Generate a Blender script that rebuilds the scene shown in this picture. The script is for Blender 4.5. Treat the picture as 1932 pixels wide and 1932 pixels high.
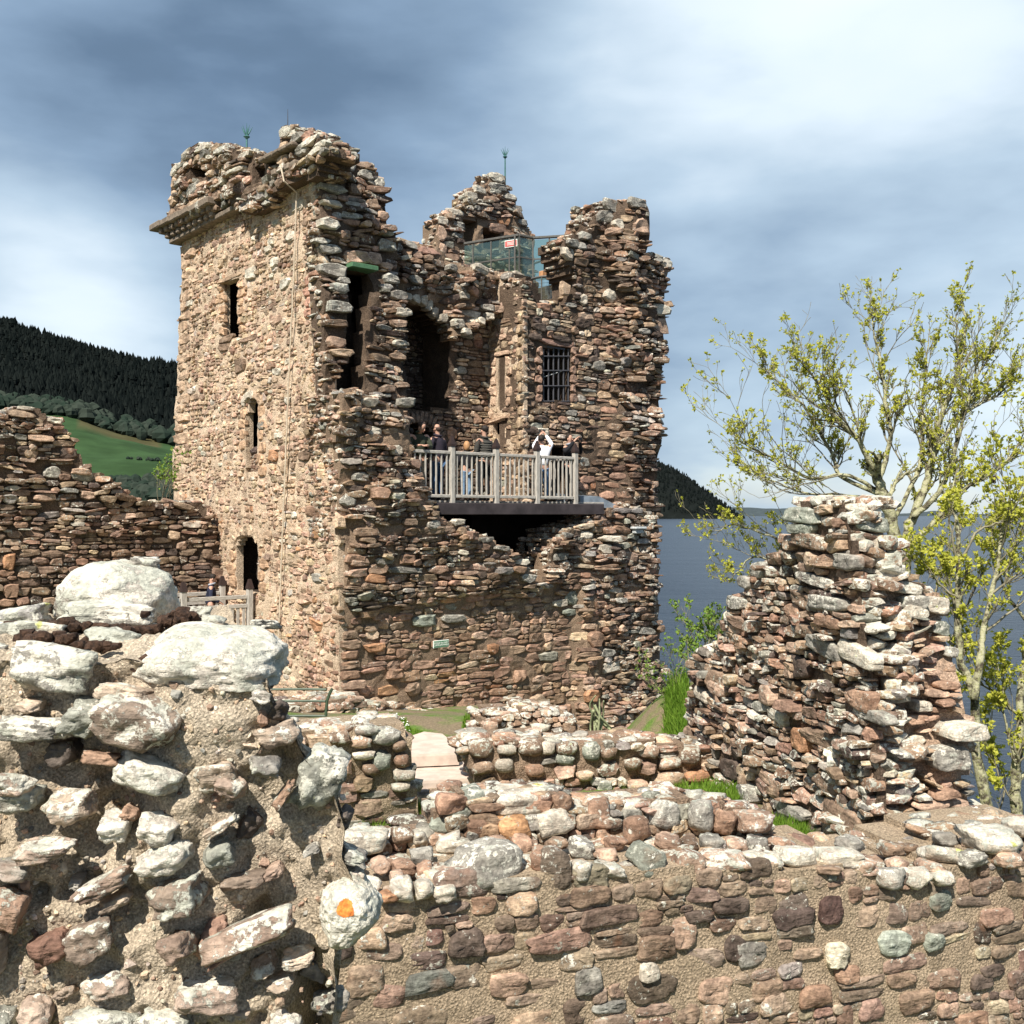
import bpy, bmesh, math, random
import numpy as np
from mathutils import Vector, Matrix, Quaternion

for _o in list(bpy.data.objects):
    bpy.data.objects.remove(_o)
SC = bpy.context.scene
COL = SC.collection
rng = np.random.RandomState(11)
random.seed(11)

# ------------------------------------------------------------ camera, sky, sun, exposure
F, CX, HY = 1938.0, 966.0, 970.0          # focal length, centre and horizon, in 1932-px picture units
cam_d = bpy.data.cameras.new('camera')
cam = bpy.data.objects.new('camera', cam_d)
COL.objects.link(cam)
cam.location = (0, 0, 0)
cam.rotation_euler = (math.radians(90), 0, 0)
cam_d.sensor_width = 36
cam_d.lens = 36 * F / 1932
cam_d.shift_y = (HY - 966) / 1932
cam_d.clip_start = 0.1
cam_d.clip_end = 60000
SC.camera = cam

SUN_EL = math.radians(50)
SUN_AZ = (-0.37, -0.929)
sun_dir = Vector((SUN_AZ[0] * math.cos(SUN_EL), SUN_AZ[1] * math.cos(SUN_EL), math.sin(SUN_EL)))
sd = bpy.data.lights.new('sun', 'SUN')
sd.energy = 5.0
sd.angle = math.radians(0.5)
sd.color = (1.0, 0.94, 0.84)
sun = bpy.data.objects.new('sun', sd)
COL.objects.link(sun)
sun.rotation_euler = sun_dir.to_track_quat('Z', 'Y').to_euler()
sun.location = (-30, -40, 60)

SC.view_settings.view_transform = 'Standard'
SC.view_settings.look = 'None'
SC.view_settings.gamma = 1
SC.view_settings.use_curve_mapping = False
SC.view_settings.exposure = 0.72
SC.cycles.max_bounces = 6
SC.cycles.diffuse_bounces = 3
SC.cycles.glossy_bounces = 3
SC.cycles.transparent_max_bounces = 12


class NT:
    """small helper for node trees"""
    def __init__(s, tree):
        s.t = tree
        s.t.nodes.clear()

    def n(s, typ, ins=None, **props):
        nd = s.t.nodes.new(typ)
        for k, v in props.items():
            setattr(nd, k, v)
        for k, v in (ins or {}).items():
            sock = nd.inputs[k]
            if isinstance(v, bpy.types.NodeSocket):
                s.t.links.new(v, sock)
            else:
                if isinstance(v, (tuple, list)) and len(v) == 3 and sock.type == 'RGBA':
                    v = (*v, 1)
                sock.default_value = v
        return nd

    def math(s, op, a, b=0.0, c=0.0, clamp=False):
        nd = s.n('ShaderNodeMath', {0: a, 1: b, 2: c}, operation=op)
        nd.use_clamp = clamp
        return nd.outputs[0]

    def noise(s, vec, scale, detail=4, rough=0.55, dist=0.0):
        return s.n('ShaderNodeTexNoise', {'Vector': vec, 'Scale': scale, 'Detail': detail, 'Roughness': rough,
                                          'Distortion': dist}).outputs['Fac']

    def rng(s, v, a, b, c=0.0, d=1.0, smooth=True):
        nd = s.n('ShaderNodeMapRange', {'Value': v, 'From Min': a, 'From Max': b, 'To Min': c, 'To Max': d})
        nd.interpolation_type = 'SMOOTHSTEP' if smooth else 'LINEAR'
        return nd.outputs[0]

    def mix(s, f, a, b, mode='MIX'):
        nd = s.n('ShaderNodeMix', data_type='RGBA', blend_type=mode)
        for idx, v in ((0, f), (6, a), (7, b)):
            sock = nd.inputs[idx]
            if isinstance(v, bpy.types.NodeSocket):
                s.t.links.new(v, sock)
            else:
                sock.default_value = (*v, 1) if isinstance(v, (tuple, list)) and len(v) == 3 else v
        return nd.outputs[2]

    def vmul(s, v, k):
        return s.n('ShaderNodeVectorMath', {0: v, 1: k}, operation='MULTIPLY').outputs[0]

    def out(s, shader, kind='ShaderNodeOutputMaterial'):
        o = s.n(kind)
        s.t.links.new(shader, o.inputs['Surface'])


def make_world():
    w = bpy.data.worlds.new('World')
    SC.world = w
    w.use_nodes = True
    T = NT(w.node_tree)
    sky = T.n('ShaderNodeTexSky', sky_type='NISHITA')
    sky.sun_disc = False
    sky.sun_elevation = SUN_EL
    sky.sun_rotation = math.atan2(SUN_AZ[0], SUN_AZ[1])
    sky.altitude = 50
    sky.air_density = 1.2
    sky.dust_density = 1.0
    d = T.n('ShaderNodeTexCoord').outputs['Generated']
    sep = T.n('ShaderNodeSeparateXYZ', {0: d})
    st = T.vmul(d, (1.0, 1.0, 2.6))
    big = T.noise(st, 2.1, 4, 0.45, 0.1)
    fine = T.noise(st, 7.0, 5, 0.5, 0.1)

    def lobe(px, py, k):
        v = Vector(((px - CX) / F, 1, (HY - py) / F)).normalized()
        dp = T.n('ShaderNodeVectorMath', {0: d, 1: tuple(v)}, operation='DOT_PRODUCT').outputs['Value']
        e = T.math('MULTIPLY', T.math('SUBTRACT', dp, 1.0), k)
        return T.math('POWER', 2.718, e)
    val = T.math('MULTIPLY_ADD', big, 0.50, T.math('MULTIPLY_ADD', fine, 0.24, .20))
    for px, py, k, a in ((1750, 0, 16, 0.33), (40, 480, 60, 0.20), (1750, 850, 60, 0.13), (100, 640, 90, 0.10), (60, -60, 60, .03), (1300, 150, 60, .10),
                         (750, 330, 24, -0.07), (1600, 480, 40, -0.15), (330, 180, 40, -0.12), (1420, 600, 90, -.10), (1330, 780, 150, .12)):
        val = T.math('MULTIPLY_ADD', lobe(px, py, k), a, val)
    low = T.rng(sep.outputs['Z'], 0.0, 0.16, 0.09, 0.0)
    val = T.math('ADD', val, low)
    cr = T.n('ShaderNodeValToRGB', {0: val})
    el = cr.color_ramp.elements
    el[0].position = 0.33
    el[0].color = (1.0, 1.6, 2.4, 1)
    el[1].position = 0.98
    el[1].color = (8.6, 9.2, 9.6, 1)
    for p, c in ((0.45, (1.25, 1.95, 2.95, 1)), (0.58, (2.3, 3.3, 4.6, 1)), (0.72, (4.3, 5.5, 6.7, 1)), (0.84, (6.9, 7.9, 8.7, 1))):
        e = el.new(p)
        e.color = c
    # near the horizon the cloud thins and pale blue sky shows
    gap = T.math('MULTIPLY', T.rng(sep.outputs['Z'], 0.0, 0.07, 0.42, 0.08), T.rng(fine, 0.4, 0.62, 0.3, 1.0))
    skyc = T.mix(1.0, sky.outputs[0], (1.35, 1.35, 1.35), 'MULTIPLY')
    col = T.mix(gap, cr.outputs[0], skyc)
    bg = T.n('ShaderNodeBackground', {'Color': col, 'Strength': 0.075})
    T.out(bg.outputs[0], 'ShaderNodeOutputWorld')


make_world()

# ------------------------------------------------------------ helpers
def P(px, py, Y):
    return np.array(((px - CX) / F * Y, Y, (HY - py) / F * Y))


def hash3(ix, iy, iz, seed):
    n = (ix * 374761393 + iy * 668265263 + iz * 1440670441 + seed * 982451653) & 0xFFFFFFFF
    n = ((n ^ (n >> 13)) * 1274126177) & 0xFFFFFFFF
    n = n ^ (n >> 16)
    return (n & 0xFFFF) / 32767.5 - 1.0


def vnoise(p, seed=0):
    p = np.asarray(p, float)
    i = np.floor(p).astype(np.int64)
    f = p - i
    f = f * f * (3 - 2 * f)
    r = 0
    for dx in (0, 1):
        for dy in (0, 1):
            for dz in (0, 1):
                w = (f[..., 0] if dx else 1 - f[..., 0]) * (f[..., 1] if dy else 1 - f[..., 1]) * (f[..., 2] if dz else 1 - f[..., 2])
                r = r + w * hash3(i[..., 0] + dx, i[..., 1] + dy, i[..., 2] + dz, seed)
    return r


def fbm(p, octs=4, seed=0, gain=0.5):
    p = np.asarray(p, float)
    r, a = 0, 1.0
    for o in range(octs):
        r = r + a * vnoise(p * 2 ** o, seed + o)
        a *= gain
    return r


def np_mesh(name, V, T, smooth=False, color=None, quads=False):
    V = np.asarray(V, np.float32)
    T = np.asarray(T, np.int32)
    k = T.shape[1]
    me = bpy.data.meshes.new(name)
    me.vertices.add(len(V))
    me.vertices.foreach_set('co', V.ravel())
    me.loops.add(T.size)
    me.loops.foreach_set('vertex_index', T.ravel())
    me.polygons.add(len(T))
    me.polygons.foreach_set('loop_start', np.arange(0, T.size, k, dtype=np.int32))
    me.polygons.foreach_set('use_smooth', np.full(len(T), smooth, bool))
    me.update(calc_edges=True)
    if color is not None:
        ca = me.color_attributes.new('tint', 'FLOAT_COLOR', 'POINT')
        ca.data.foreach_set('color', np.asarray(color, np.float32).ravel())
    return me


def link(name, me, mat=None, parent=None, **props):
    o = bpy.data.objects.new(name, me)
    COL.objects.link(o)
    if mat is not None:
        if not me.materials:
            me.materials.append(mat)
        elif me.materials[0] is not mat:
            o.material_slots[0].link = 'OBJECT'
            o.material_slots[0].material = mat
    if parent is not None:
        o.parent = parent
        if parent.parent is None:
            o.matrix_parent_inverse = Matrix.Translation(-Vector(parent.location))
    for k, v in props.items():
        o[k] = v
    return o


def empty(name, loc, label, cat, group=None):
    o = bpy.data.objects.new(name, None)
    COL.objects.link(o)
    o.location = tuple(loc)
    o.empty_display_size = 0.3
    o['label'] = label
    o['category'] = cat
    if group:
        o['group'] = group
    return o


def sub(name, me, mat, part):
    """a sub-part: child of a part whose mesh is already in world coordinates"""
    o = bpy.data.objects.new(name, me)
    COL.objects.link(o)
    if not me.materials:
        me.materials.append(mat)
    o.parent = part          # the part's own basis is identity, so nothing to undo
    return o


def solo(name, me, mat, base, label, cat, group=None):
    """a top-level thing that is one mesh: its origin is moved to its base point"""
    me.transform(Matrix.Translation(-Vector(tuple(map(float, base)))))
    o = bpy.data.objects.new(name, me)
    COL.objects.link(o)
    me.materials.append(mat)
    o.location = tuple(map(float, base))
    return tagged(o, label, cat, group)


def tagged(o, label, cat, group=None):
    o['label'] = label
    o['category'] = cat
    if group:
        o['group'] = group
    return o


class MB:
    """collects boxes, tubes and loose faces into one mesh"""
    def __init__(s):
        s.V, s.F = [], []

    def add(s, V, Fs):
        b = len(s.V)
        s.V += [tuple(map(float, v)) for v in V]
        s.F += [tuple(int(i) + b for i in f) for f in Fs]
        return s

    def box(s, c, size, rot=None, bev=0.0, noise=0.0):
        hx, hy, hz = (x / 2 for x in size)
        c = np.asarray(c, float)
        rot = np.eye(3) if rot is None else np.asarray(rot)
        if bev <= 0:
            V = [(sx * hx, sy * hy, sz * hz) for sx in (-1, 1) for sy in (-1, 1) for sz in (-1, 1)]
            Fs = [(0, 1, 3, 2), (4, 6, 7, 5), (0, 4, 5, 1), (2, 3, 7, 6), (0, 2, 6, 4), (1, 5, 7, 3)]
        else:
            bm = bmesh.new()
            bmesh.ops.create_cube(bm, size=2)
            for v in bm.verts:
                v.co = (v.co.x * hx, v.co.y * hy, v.co.z * hz)
            bmesh.ops.bevel(bm, geom=bm.edges[:], offset=bev, segments=1, affect='EDGES')
            V = [tuple(v.co) for v in bm.verts]
            Fs = [tuple(v.index for v in f.verts) for f in bm.faces]
            bm.free()
        V = np.array(V)
        if noise:
            V = V + rng.uniform(-noise, noise, V.shape)
        s.add(V @ rot.T + c, Fs)
        return s

    def tube(s, pts, rad, n=6, cap=True):
        pts = [np.asarray(p, float) for p in pts]
        rad = [rad] * len(pts) if np.isscalar(rad) else rad
        V, Fs = [], []
        up0 = None
        for i, p in enumerate(pts):
            t = pts[min(i + 1, len(pts) - 1)] - pts[max(i - 1, 0)]
            t = t / (np.linalg.norm(t) + 1e-9)
            if up0 is None:
                up0 = np.array((0, 0, 1.0)) if abs(t[2]) < 0.9 else np.array((0, 1.0, 0))
            a = np.cross(t, up0)
            a /= np.linalg.norm(a) + 1e-9
            b = np.cross(a, t)
            up0 = b
            for k in range(n):
                an = 2 * math.pi * k / n
                V.append(p + rad[i] * (a * math.cos(an) + b * math.sin(an)))
        for i in range(len(pts) - 1):
            for k in range(n):
                Fs.append((i * n + k, i * n + (k + 1) % n, (i + 1) * n + (k + 1) % n, (i + 1) * n + k))
        if cap:
            Fs.append(tuple(range(n)))
            Fs.append(tuple((len(pts) - 1) * n + k for k in reversed(range(n))))
        return s.add(V, Fs)

    def mesh(s, name, smooth=False):
        me = bpy.data.meshes.new(name)
        me.from_pydata(s.V, [], s.F)
        me.validate()
        bm = bmesh.new()
        bm.from_mesh(me)
        bmesh.ops.recalc_face_normals(bm, faces=bm.faces)
        bm.to_mesh(me)
        bm.free()
        if smooth:
            me.polygons.foreach_set('use_smooth', [True] * len(me.polygons))
        return me

    def part(s, name, mat, parent, smooth=False, **props):
        return link(name, s.mesh(name, smooth), mat, parent, **props)


def rotz(a):
    c, s_ = math.cos(a), math.sin(a)
    return np.array(((c, -s_, 0), (s_, c, 0), (0, 0, 1.0)))


class Plane:
    """an upright (or slightly leaning) wall plane; s runs left to right, n faces the viewer"""
    def __init__(s, A, d, lean=0.0, z0=0.0):
        s.A = np.array(A, float)
        s.d = np.array(d, float) / np.linalg.norm(d)
        s.n = np.array((s.d[1], -s.d[0]))
        s.lean, s.z0 = lean, z0

    def off(s, o, lean=None, z0=None):
        return Plane(s.A + s.n * o, s.d, s.lean if lean is None else lean, s.z0 if z0 is None else z0)

    def ray(s, px, py):
        px, py = np.asarray(px, float), np.asarray(py, float)
        kx, kz = (px - CX) / F, (HY - py) / F
        Y = (s.n @ s.A + s.lean * s.z0) / (s.n[0] * kx + s.n[1] + s.lean * kz)
        return kx * Y, Y, kz * Y

    def uv(s, px, py):
        X, Y, Z = s.ray(px, py)
        return (X - s.A[0]) * s.d[0] + (Y - s.A[1]) * s.d[1], Z

    def poly(s, pts):
        p = np.array(pts, float)
        u, z = s.uv(p[:, 0], p[:, 1])
        return np.stack((u, z), 1)

    def w(s, u, z, o=0.0):
        u, z, o = np.broadcast_arrays(np.asarray(u, float), np.asarray(z, float), np.asarray(o, float))
        oo = o - s.lean * (z - s.z0)
        return np.stack((s.A[0] + s.d[0] * u + s.n[0] * oo, s.A[1] + s.d[1] * u + s.n[1] * oo, z), -1)

    def px(s, px, py, o=0.0):
        u, z = s.uv(px, py)
        return s.w(u, z, o)

    def axes(s):
        return np.stack((np.array((s.d[0], s.d[1], 0)), np.array((-s.n[0], -s.n[1], 0)), np.array((0, 0, 1.0))), 1)


def inside(poly, u, z):
    r = np.zeros(np.shape(u), bool)
    n = len(poly)
    j = n - 1
    for i in range(n):
        xi, yi = poly[i]
        xj, yj = poly[j]
        c = ((yi > z) != (yj > z)) & (u < (xj - xi) * (z - yi) / ((yj - yi) if yj != yi else 1e-9) + xi)
        r ^= c
        j = i
    return r

# ------------------------------------------------------------ materials
def new_mat(name):
    m = bpy.data.materials.new(name)
    m.use_nodes = True
    return m, NT(m.node_tree)


def stone_mat(name, source):
    m, T = new_mat(name)
    if source == 'object':
        oi = T.n('ShaderNodeObjectInfo')
        tint, lich = oi.outputs['Color'], oi.outputs['Alpha']
    else:
        at = T.n('ShaderNodeAttribute', attribute_name='tint')
        tint, lich = at.outputs['Color'], at.outputs['Alpha']
    geo = T.n('ShaderNodeNewGeometry')
    pos = geo.outputs['Position']
    nz = T.n('ShaderNodeSeparateXYZ', {0: geo.outputs['Normal']}).outputs['Z']
    n1 = T.noise(pos, 7.0, 6, 0.62)
    n2 = T.noise(pos, 42.0, 4, 0.6)
    strat = T.noise(T.vmul(pos, (5, 5, 38)), 1.0, 4, 0.6, 0.3)
    col = T.mix(1.0, tint, T.n('ShaderNodeCombineColor', {0: T.rng(n1, .25, .75, .55, 1.4), 1: T.rng(n1, .25, .75, .52, 1.38), 2: T.rng(n1, .25, .75, .52, 1.36)}).outputs[0], 'MULTIPLY')
    k = T.math('MULTIPLY', T.rng(n2, .3, .7, .72, 1.22), T.rng(strat, .3, .7, .78, 1.18))
    col = T.mix(1.0, col, T.n('ShaderNodeCombineColor', {0: k, 1: k, 2: k}).outputs[0], 'MULTIPLY')
    # rain staining: dark algae in tall streaks
    st = T.noise(T.vmul(pos, (1.5, 1.5, 0.3)), 1.0, 5, 0.6)
    stn = T.math('MULTIPLY', T.rng(st, .50, .66, 0, .62), T.rng(n1, .3, .6, .5, 1))
    col = T.mix(stn, col, T.mix(1.0, col, (0.34, 0.31, 0.31), 'MULTIPLY'))
    # rusty patches
    ru = T.rng(T.noise(pos, 3.1, 4, .55), .60, .70, 0, .22)
    col = T.mix(ru, col, (0.30, 0.125, 0.055))
    # lichen: pale crusts, more on upward faces
    ln = T.noise(pos, 17.0, 9, 0.72)
    lb = T.noise(pos, 2.6, 3, 0.5)
    amt = T.math('MULTIPLY_ADD', lich, 0.135, T.math('MULTIPLY', nz, T.math('MULTIPLY', lich, .05)))
    lv = T.math('ADD', T.math('ADD', ln, T.math('MULTIPLY', T.math('SUBTRACT', lb, .5), .25)), amt)
    lm = T.rng(lv, .635, .675, 0, .92)
    lc = T.mix(T.rng(T.noise(pos, 6.0, 4), .42, .60), (0.66, 0.62, 0.53), (0.43, 0.43, 0.36))
    lc = T.mix(T.rng(T.noise(pos, 8.0, 3), .71, .74), lc, (0.55, 0.56, 0.18))
    lk = T.rng(T.noise(pos, 60., 3), .3, .7, .72, 1.12)
    lc = T.mix(1.0, lc, T.n('ShaderNodeCombineColor', {0: lk, 1: lk, 2: lk}).outputs[0], 'MULTIPLY')
    col = T.mix(lm, col, lc)
    h = T.math('ADD', T.math('MULTIPLY', n1, .8), T.math('ADD', T.math('MULTIPLY', n2, .35), T.math('ADD', T.math('MULTIPLY', strat, .35), T.math('MULTIPLY', lm, .1))))
    bump = T.n('ShaderNodeBump', {'Height': h, 'Strength': .75, 'Distance': .035})
    b = T.n('ShaderNodeBsdfPrincipled', {'Base Color': col, 'Roughness': .93, 'Normal': bump.outputs[0], 'Specular IOR Level': .15})
    T.out(b.outputs[0])
    return m


STONE_O = stone_mat('stone', 'object')
STONE_S = stone_mat('rubble_stone', 'attribute')


def mortar_mat(name, c1, c2, gritty=60, bumpd=.03, dark=.35):
    m, T = new_mat(name)
    pos = T.n('ShaderNodeNewGeometry').outputs['Position']
    a = T.noise(pos, 3.0, 6, .6)
    g = T.noise(pos, gritty, 5, .65)
    vo = T.n('ShaderNodeTexVoronoi', {'Vector': pos, 'Scale': gritty * .9}).outputs['Distance']
    col = T.mix(T.rng(a, .3, .7), c1, c2)
    k = T.math('MULTIPLY', T.rng(g, .3, .7, .55, 1.35), T.rng(vo, .0, .55, 1.2, .75))
    col = T.mix(1.0, col, T.n('ShaderNodeCombineColor', {0: k, 1: k, 2: k}).outputs[0], 'MULTIPLY')
    stn = T.rng(T.noise(T.vmul(pos, (1.3, 1.3, .4)), 1.0, 5, .6), .52, .68, 0, dark)
    col = T.mix(stn, col, T.mix(1.0, col, (.3, .27, .25), 'MULTIPLY'))
    h = T.math('ADD', T.math('MULTIPLY', g, .6), T.math('ADD', T.math('MULTIPLY', vo, -.3), a))
    bump = T.n('ShaderNodeBump', {'Height': h, 'Strength': .9, 'Distance': bumpd})
    b = T.n('ShaderNodeBsdfPrincipled', {'Base Color': col, 'Roughness': .95, 'Normal': bump.outputs[0], 'Specular IOR Level': .1})
    T.out(b.outputs[0])
    return m


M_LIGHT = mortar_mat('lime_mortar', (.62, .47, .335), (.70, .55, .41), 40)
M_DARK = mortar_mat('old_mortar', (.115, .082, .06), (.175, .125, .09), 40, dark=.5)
M_MID = mortar_mat('weathered_mortar', (.40, .31, .215), (.48, .37, .26), 60)
M_TAN = mortar_mat('tan_mortar', (.33, .235, .165), (.26, .185, .13), 50, dark=.3)
M_PINK = mortar_mat('pink_mortar', (.50, .355, .26), (.42, .295, .21), 50, dark=.15)
M_SHADE = mortar_mat('painted_inner_shade', (.06, .045, .036), (.085, .065, .05), 40, dark=.5)  # near-black colour puts the shade behind openings into the masonry itself
M_GRIT = mortar_mat('gritty_mortar', (.62, .52, .395), (.49, .40, .295), 120, .018, dark=.2)


def plain(name, col, rough=.7, var=.2, scale=20, bump=.0, metal=0.0, grain=None, spec=.3):
    m, T = new_mat(name)
    pos = T.n('ShaderNodeNewGeometry').outputs['Position']
    v = pos if grain is None else T.vmul(pos, grain)
    a = T.noise(v, scale, 5, .6)
    k = T.rng(a, .3, .7, 1 - var, 1 + var)
    c = T.mix(1.0, col, T.n('ShaderNodeCombineColor', {0: k, 1: k, 2: k}).outputs[0], 'MULTIPLY')
    ins = {'Base Color': c, 'Roughness': rough, 'Metallic': metal, 'Specular IOR Level': spec}
    if bump:
        ins['Normal'] = T.n('ShaderNodeBump', {'Height': a, 'Strength': .6, 'Distance': bump}).outputs[0]
    b = T.n('ShaderNodeBsdfPrincipled', ins)
    T.out(b.outputs[0])
    return m


WOOD = plain('weathered_oak', (.40, .37, .33), .85, .3, 6, .004, grain=(9, 9, 1.2))
WOODH = plain('weathered_oak_rail', (.40, .37, .33), .85, .3, 6, .004, grain=(2, 2, 9))
CAPM = plain('dark_post_cap', (.035, .022, .02), .6)
BEAM = plain('dark_beam', (.05, .04, .042), .7, .3, 3)
IRON = plain('black_iron', (.06, .06, .068), .5)
IRONG = plain('painted_rail', (.05, .075, .045), .5)
GREENB = plain('green_painted_steel', (.08, .17, .09), .5)
COPPER = plain('green_copper', (.06, .16, .15), .6)
LEAD = plain('lead_sheet', (.22, .26, .30), .5, .25, 4, .01)
STEEL = plain('dull_steel', (.10, .095, .085), .5)
LAMPG = plain('grey_lamp_housing', (.42, .44, .44), .5)
CABLE = plain('pale_cable', (.5, .42, .32), .8)
PLANKO = plain('orange_plank', (.42, .22, .11), .8, .25, 8)
PAVE = plain('pale_sandstone_flag', (.52, .42, .35), .9, .14, 6, .012)


def bark_mat():
    m, T = new_mat('lichened_bark')
    pos = T.n('ShaderNodeNewGeometry').outputs['Position']
    a = T.noise(pos, 9, 6, .65)
    b = T.noise(pos, 38, 4, .6)
    c = T.mix(T.rng(a, .40, .56), (.075, .062, .045), (.40, .385, .25))
    c = T.mix(T.rng(b, .52, .62, 0, .7), c, (.26, .27, .11))
    bump = T.n('ShaderNodeBump', {'Height': T.math('ADD', a, b), 'Strength': .9, 'Distance': .02})
    T.out(T.n('ShaderNodeBsdfPrincipled', {'Base Color': c, 'Roughness': .95, 'Normal': bump.outputs[0], 'Specular IOR Level': .1}).outputs[0])
    return m


BARK = bark_mat()
BARKD = plain('dark_bark', (.13, .11, .085), .9, .4, 30, .02)
TWIG = plain('twig_bark', (.20, .18, .12), .9, .4, 20)
MOSS = plain('dry_moss', (.05, .028, .018), 1, .6, 60, .02)
STRAW = plain('dry_stalk', (.25, .27, .15), .8, .3, 20)
VOID_SHADE = plain('painted_void_shade', (.03, .023, .019), 1, .3, 3)  # darkness of the hollow interior painted as a near-black colour


def leafy(name, c1, c2, scale=3.0, trans=.35):
    m, T = new_mat(name)
    pos = T.n('ShaderNodeNewGeometry').outputs['Position']
    a = T.noise(pos, scale, 4, .6)
    ri = T.n('ShaderNodeNewGeometry').outputs['Random Per Island']
    c = T.mix(T.rng(T.math('ADD', T.math('MULTIPLY', a, .6), T.math('MULTIPLY', ri, .4)), .3, .7), c1, c2)
    d = T.n('ShaderNodeBsdfPrincipled', {'Base Color': c, 'Roughness': .75, 'Specular IOR Level': .25 if trans > .1 else 0.0})
    t = T.n('ShaderNodeBsdfTranslucent', {'Color': c})
    x = T.n('ShaderNodeMixShader', {0: trans, 1: d.outputs[0], 2: t.outputs[0]})
    T.out(x.outputs[0])
    return m


GRASS = leafy('grass', (.10, .20, .015), (.17, .27, .03), 6)
LEAF = leafy('young_leaf', (.40, .42, .05), (.58, .57, .10), 5, .45)
LEAF2 = leafy('green_leaf', (.12, .22, .03), (.24, .33, .06), 5)
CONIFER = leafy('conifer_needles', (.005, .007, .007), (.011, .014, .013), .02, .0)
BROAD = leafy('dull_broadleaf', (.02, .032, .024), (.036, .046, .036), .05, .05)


def ground_mat():
    m, T = new_mat('turf_and_earth')
    pos = T.n('ShaderNodeNewGeometry').outputs['Position']
    a = T.noise(pos, 1.2, 6, .6)
    g = T.noise(pos, 25, 4, .6)
    c = T.mix(T.rng(a, .42, .6), (.20, .15, .09), (.10, .17, .02))
    k = T.rng(g, .3, .7, .7, 1.25)
    c = T.mix(1.0, c, T.n('ShaderNodeCombineColor', {0: k, 1: k, 2: k}).outputs[0], 'MULTIPLY')
    bump = T.n('ShaderNodeBump', {'Height': g, 'Strength': .8, 'Distance': .05})
    T.out(T.n('ShaderNodeBsdfPrincipled', {'Base Color': c, 'Roughness': .95, 'Normal': bump.outputs[0]}).outputs[0])
    return m


def hill_mat():
    m, T = new_mat('hillside')
    pos = T.n('ShaderNodeNewGeometry').outputs['Position']
    at = T.n('ShaderNodeAttribute', attribute_name='tint')
    a = T.noise(pos, .03, 6, .6)
    k = T.rng(a, .3, .7, .75, 1.25)
    c = T.mix(1.0, at.outputs['Color'], T.n('ShaderNodeCombineColor', {0: k, 1: k, 2: k}).outputs[0], 'MULTIPLY')
    T.out(T.n('ShaderNodeBsdfPrincipled', {'Base Color': c, 'Roughness': 1, 'Specular IOR Level': .05}).outputs[0])
    return m


def water_mat():
    m, T = new_mat('loch_water')
    pos = T.n('ShaderNodeNewGeometry').outputs['Position']
    w1 = T.noise(T.vmul(pos, (.5, .5, 1)), 1.0, 8, .62, .3)
    w2 = T.noise(T.vmul(pos, (.018, .05, 1)), 1.0, 5, .6)
    h = T.math('ADD', T.math('MULTIPLY', w1, 1.0), T.math('MULTIPLY', w2, 2.0))
    bump = T.n('ShaderNodeBump', {'Height': h, 'Strength': 1.0, 'Distance': .55})
    c = T.mix(T.rng(w2, .35, .65), (.014, .022, .036), (.024, .034, .05))
    b = T.n('ShaderNodeBsdfPrincipled', {'Base Color': c, 'Roughness': .32, 'IOR': 1.33, 'Normal': bump.outputs[0], 'Specular IOR Level': .28})
    T.out(b.outputs[0])
    return m


def glass_mat():
    m, T = new_mat('green_tinted_glass')
    tr = T.n('ShaderNodeBsdfTransparent', {'Color': (.78, .9, .85)})
    gl = T.n('ShaderNodeBsdfGlossy', {'Color': (.8, .95, .9), 'Roughness': .08})
    df = T.n('ShaderNodeBsdfDiffuse', {'Color': (.12, .17, .15)})
    a = T.n('ShaderNodeMixShader', {0: .12, 1: tr.outputs[0], 2: gl.outputs[0]})
    b = T.n('ShaderNodeMixShader', {0: .12, 1: a.outputs[0], 2: df.outputs[0]})
    T.out(b.outputs[0])
    return m


GLASS = glass_mat()

# ------------------------------------------------------------ stone shapes
def hull_rock(seed, n=22, p=5.0, jit=.22):
    r = np.random.RandomState(seed)
    d = r.normal(size=(n, 3))
    d /= np.linalg.norm(d, axis=1, keepdims=True)
    rad = (np.abs(d) ** p).sum(1) ** (-1 / p)
    pts = d * (rad * (1 - jit * r.rand(n)))[:, None]
    bm = bmesh.new()
    for q in pts:
        bm.verts.new(q)
    res = bmesh.ops.convex_hull(bm, input=bm.verts[:])
    bmesh.ops.delete(bm, geom=[g for g in res['geom_interior'] if isinstance(g, bmesh.types.BMVert)], context='VERTS')
    bmesh.ops.triangulate(bm, faces=bm.faces[:])
    bm.verts.index_update()
    V = np.array([v.co[:] for v in bm.verts])
    T = np.array([[v.index for v in f.verts] for f in bm.faces])
    bm.free()
    V -= (V.max(0) + V.min(0)) / 2
    V /= np.abs(V).max(0)
    return V, T


_ico = {}


def ico(n):
    if n not in _ico:
        bm = bmesh.new()
        bmesh.ops.create_icosphere(bm, subdivisions=n, radius=1)
        _ico[n] = (np.array([v.co[:] for v in bm.verts]), np.array([[v.index for v in f.verts] for f in bm.faces]))
        bm.free()
    return _ico[n]


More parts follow.
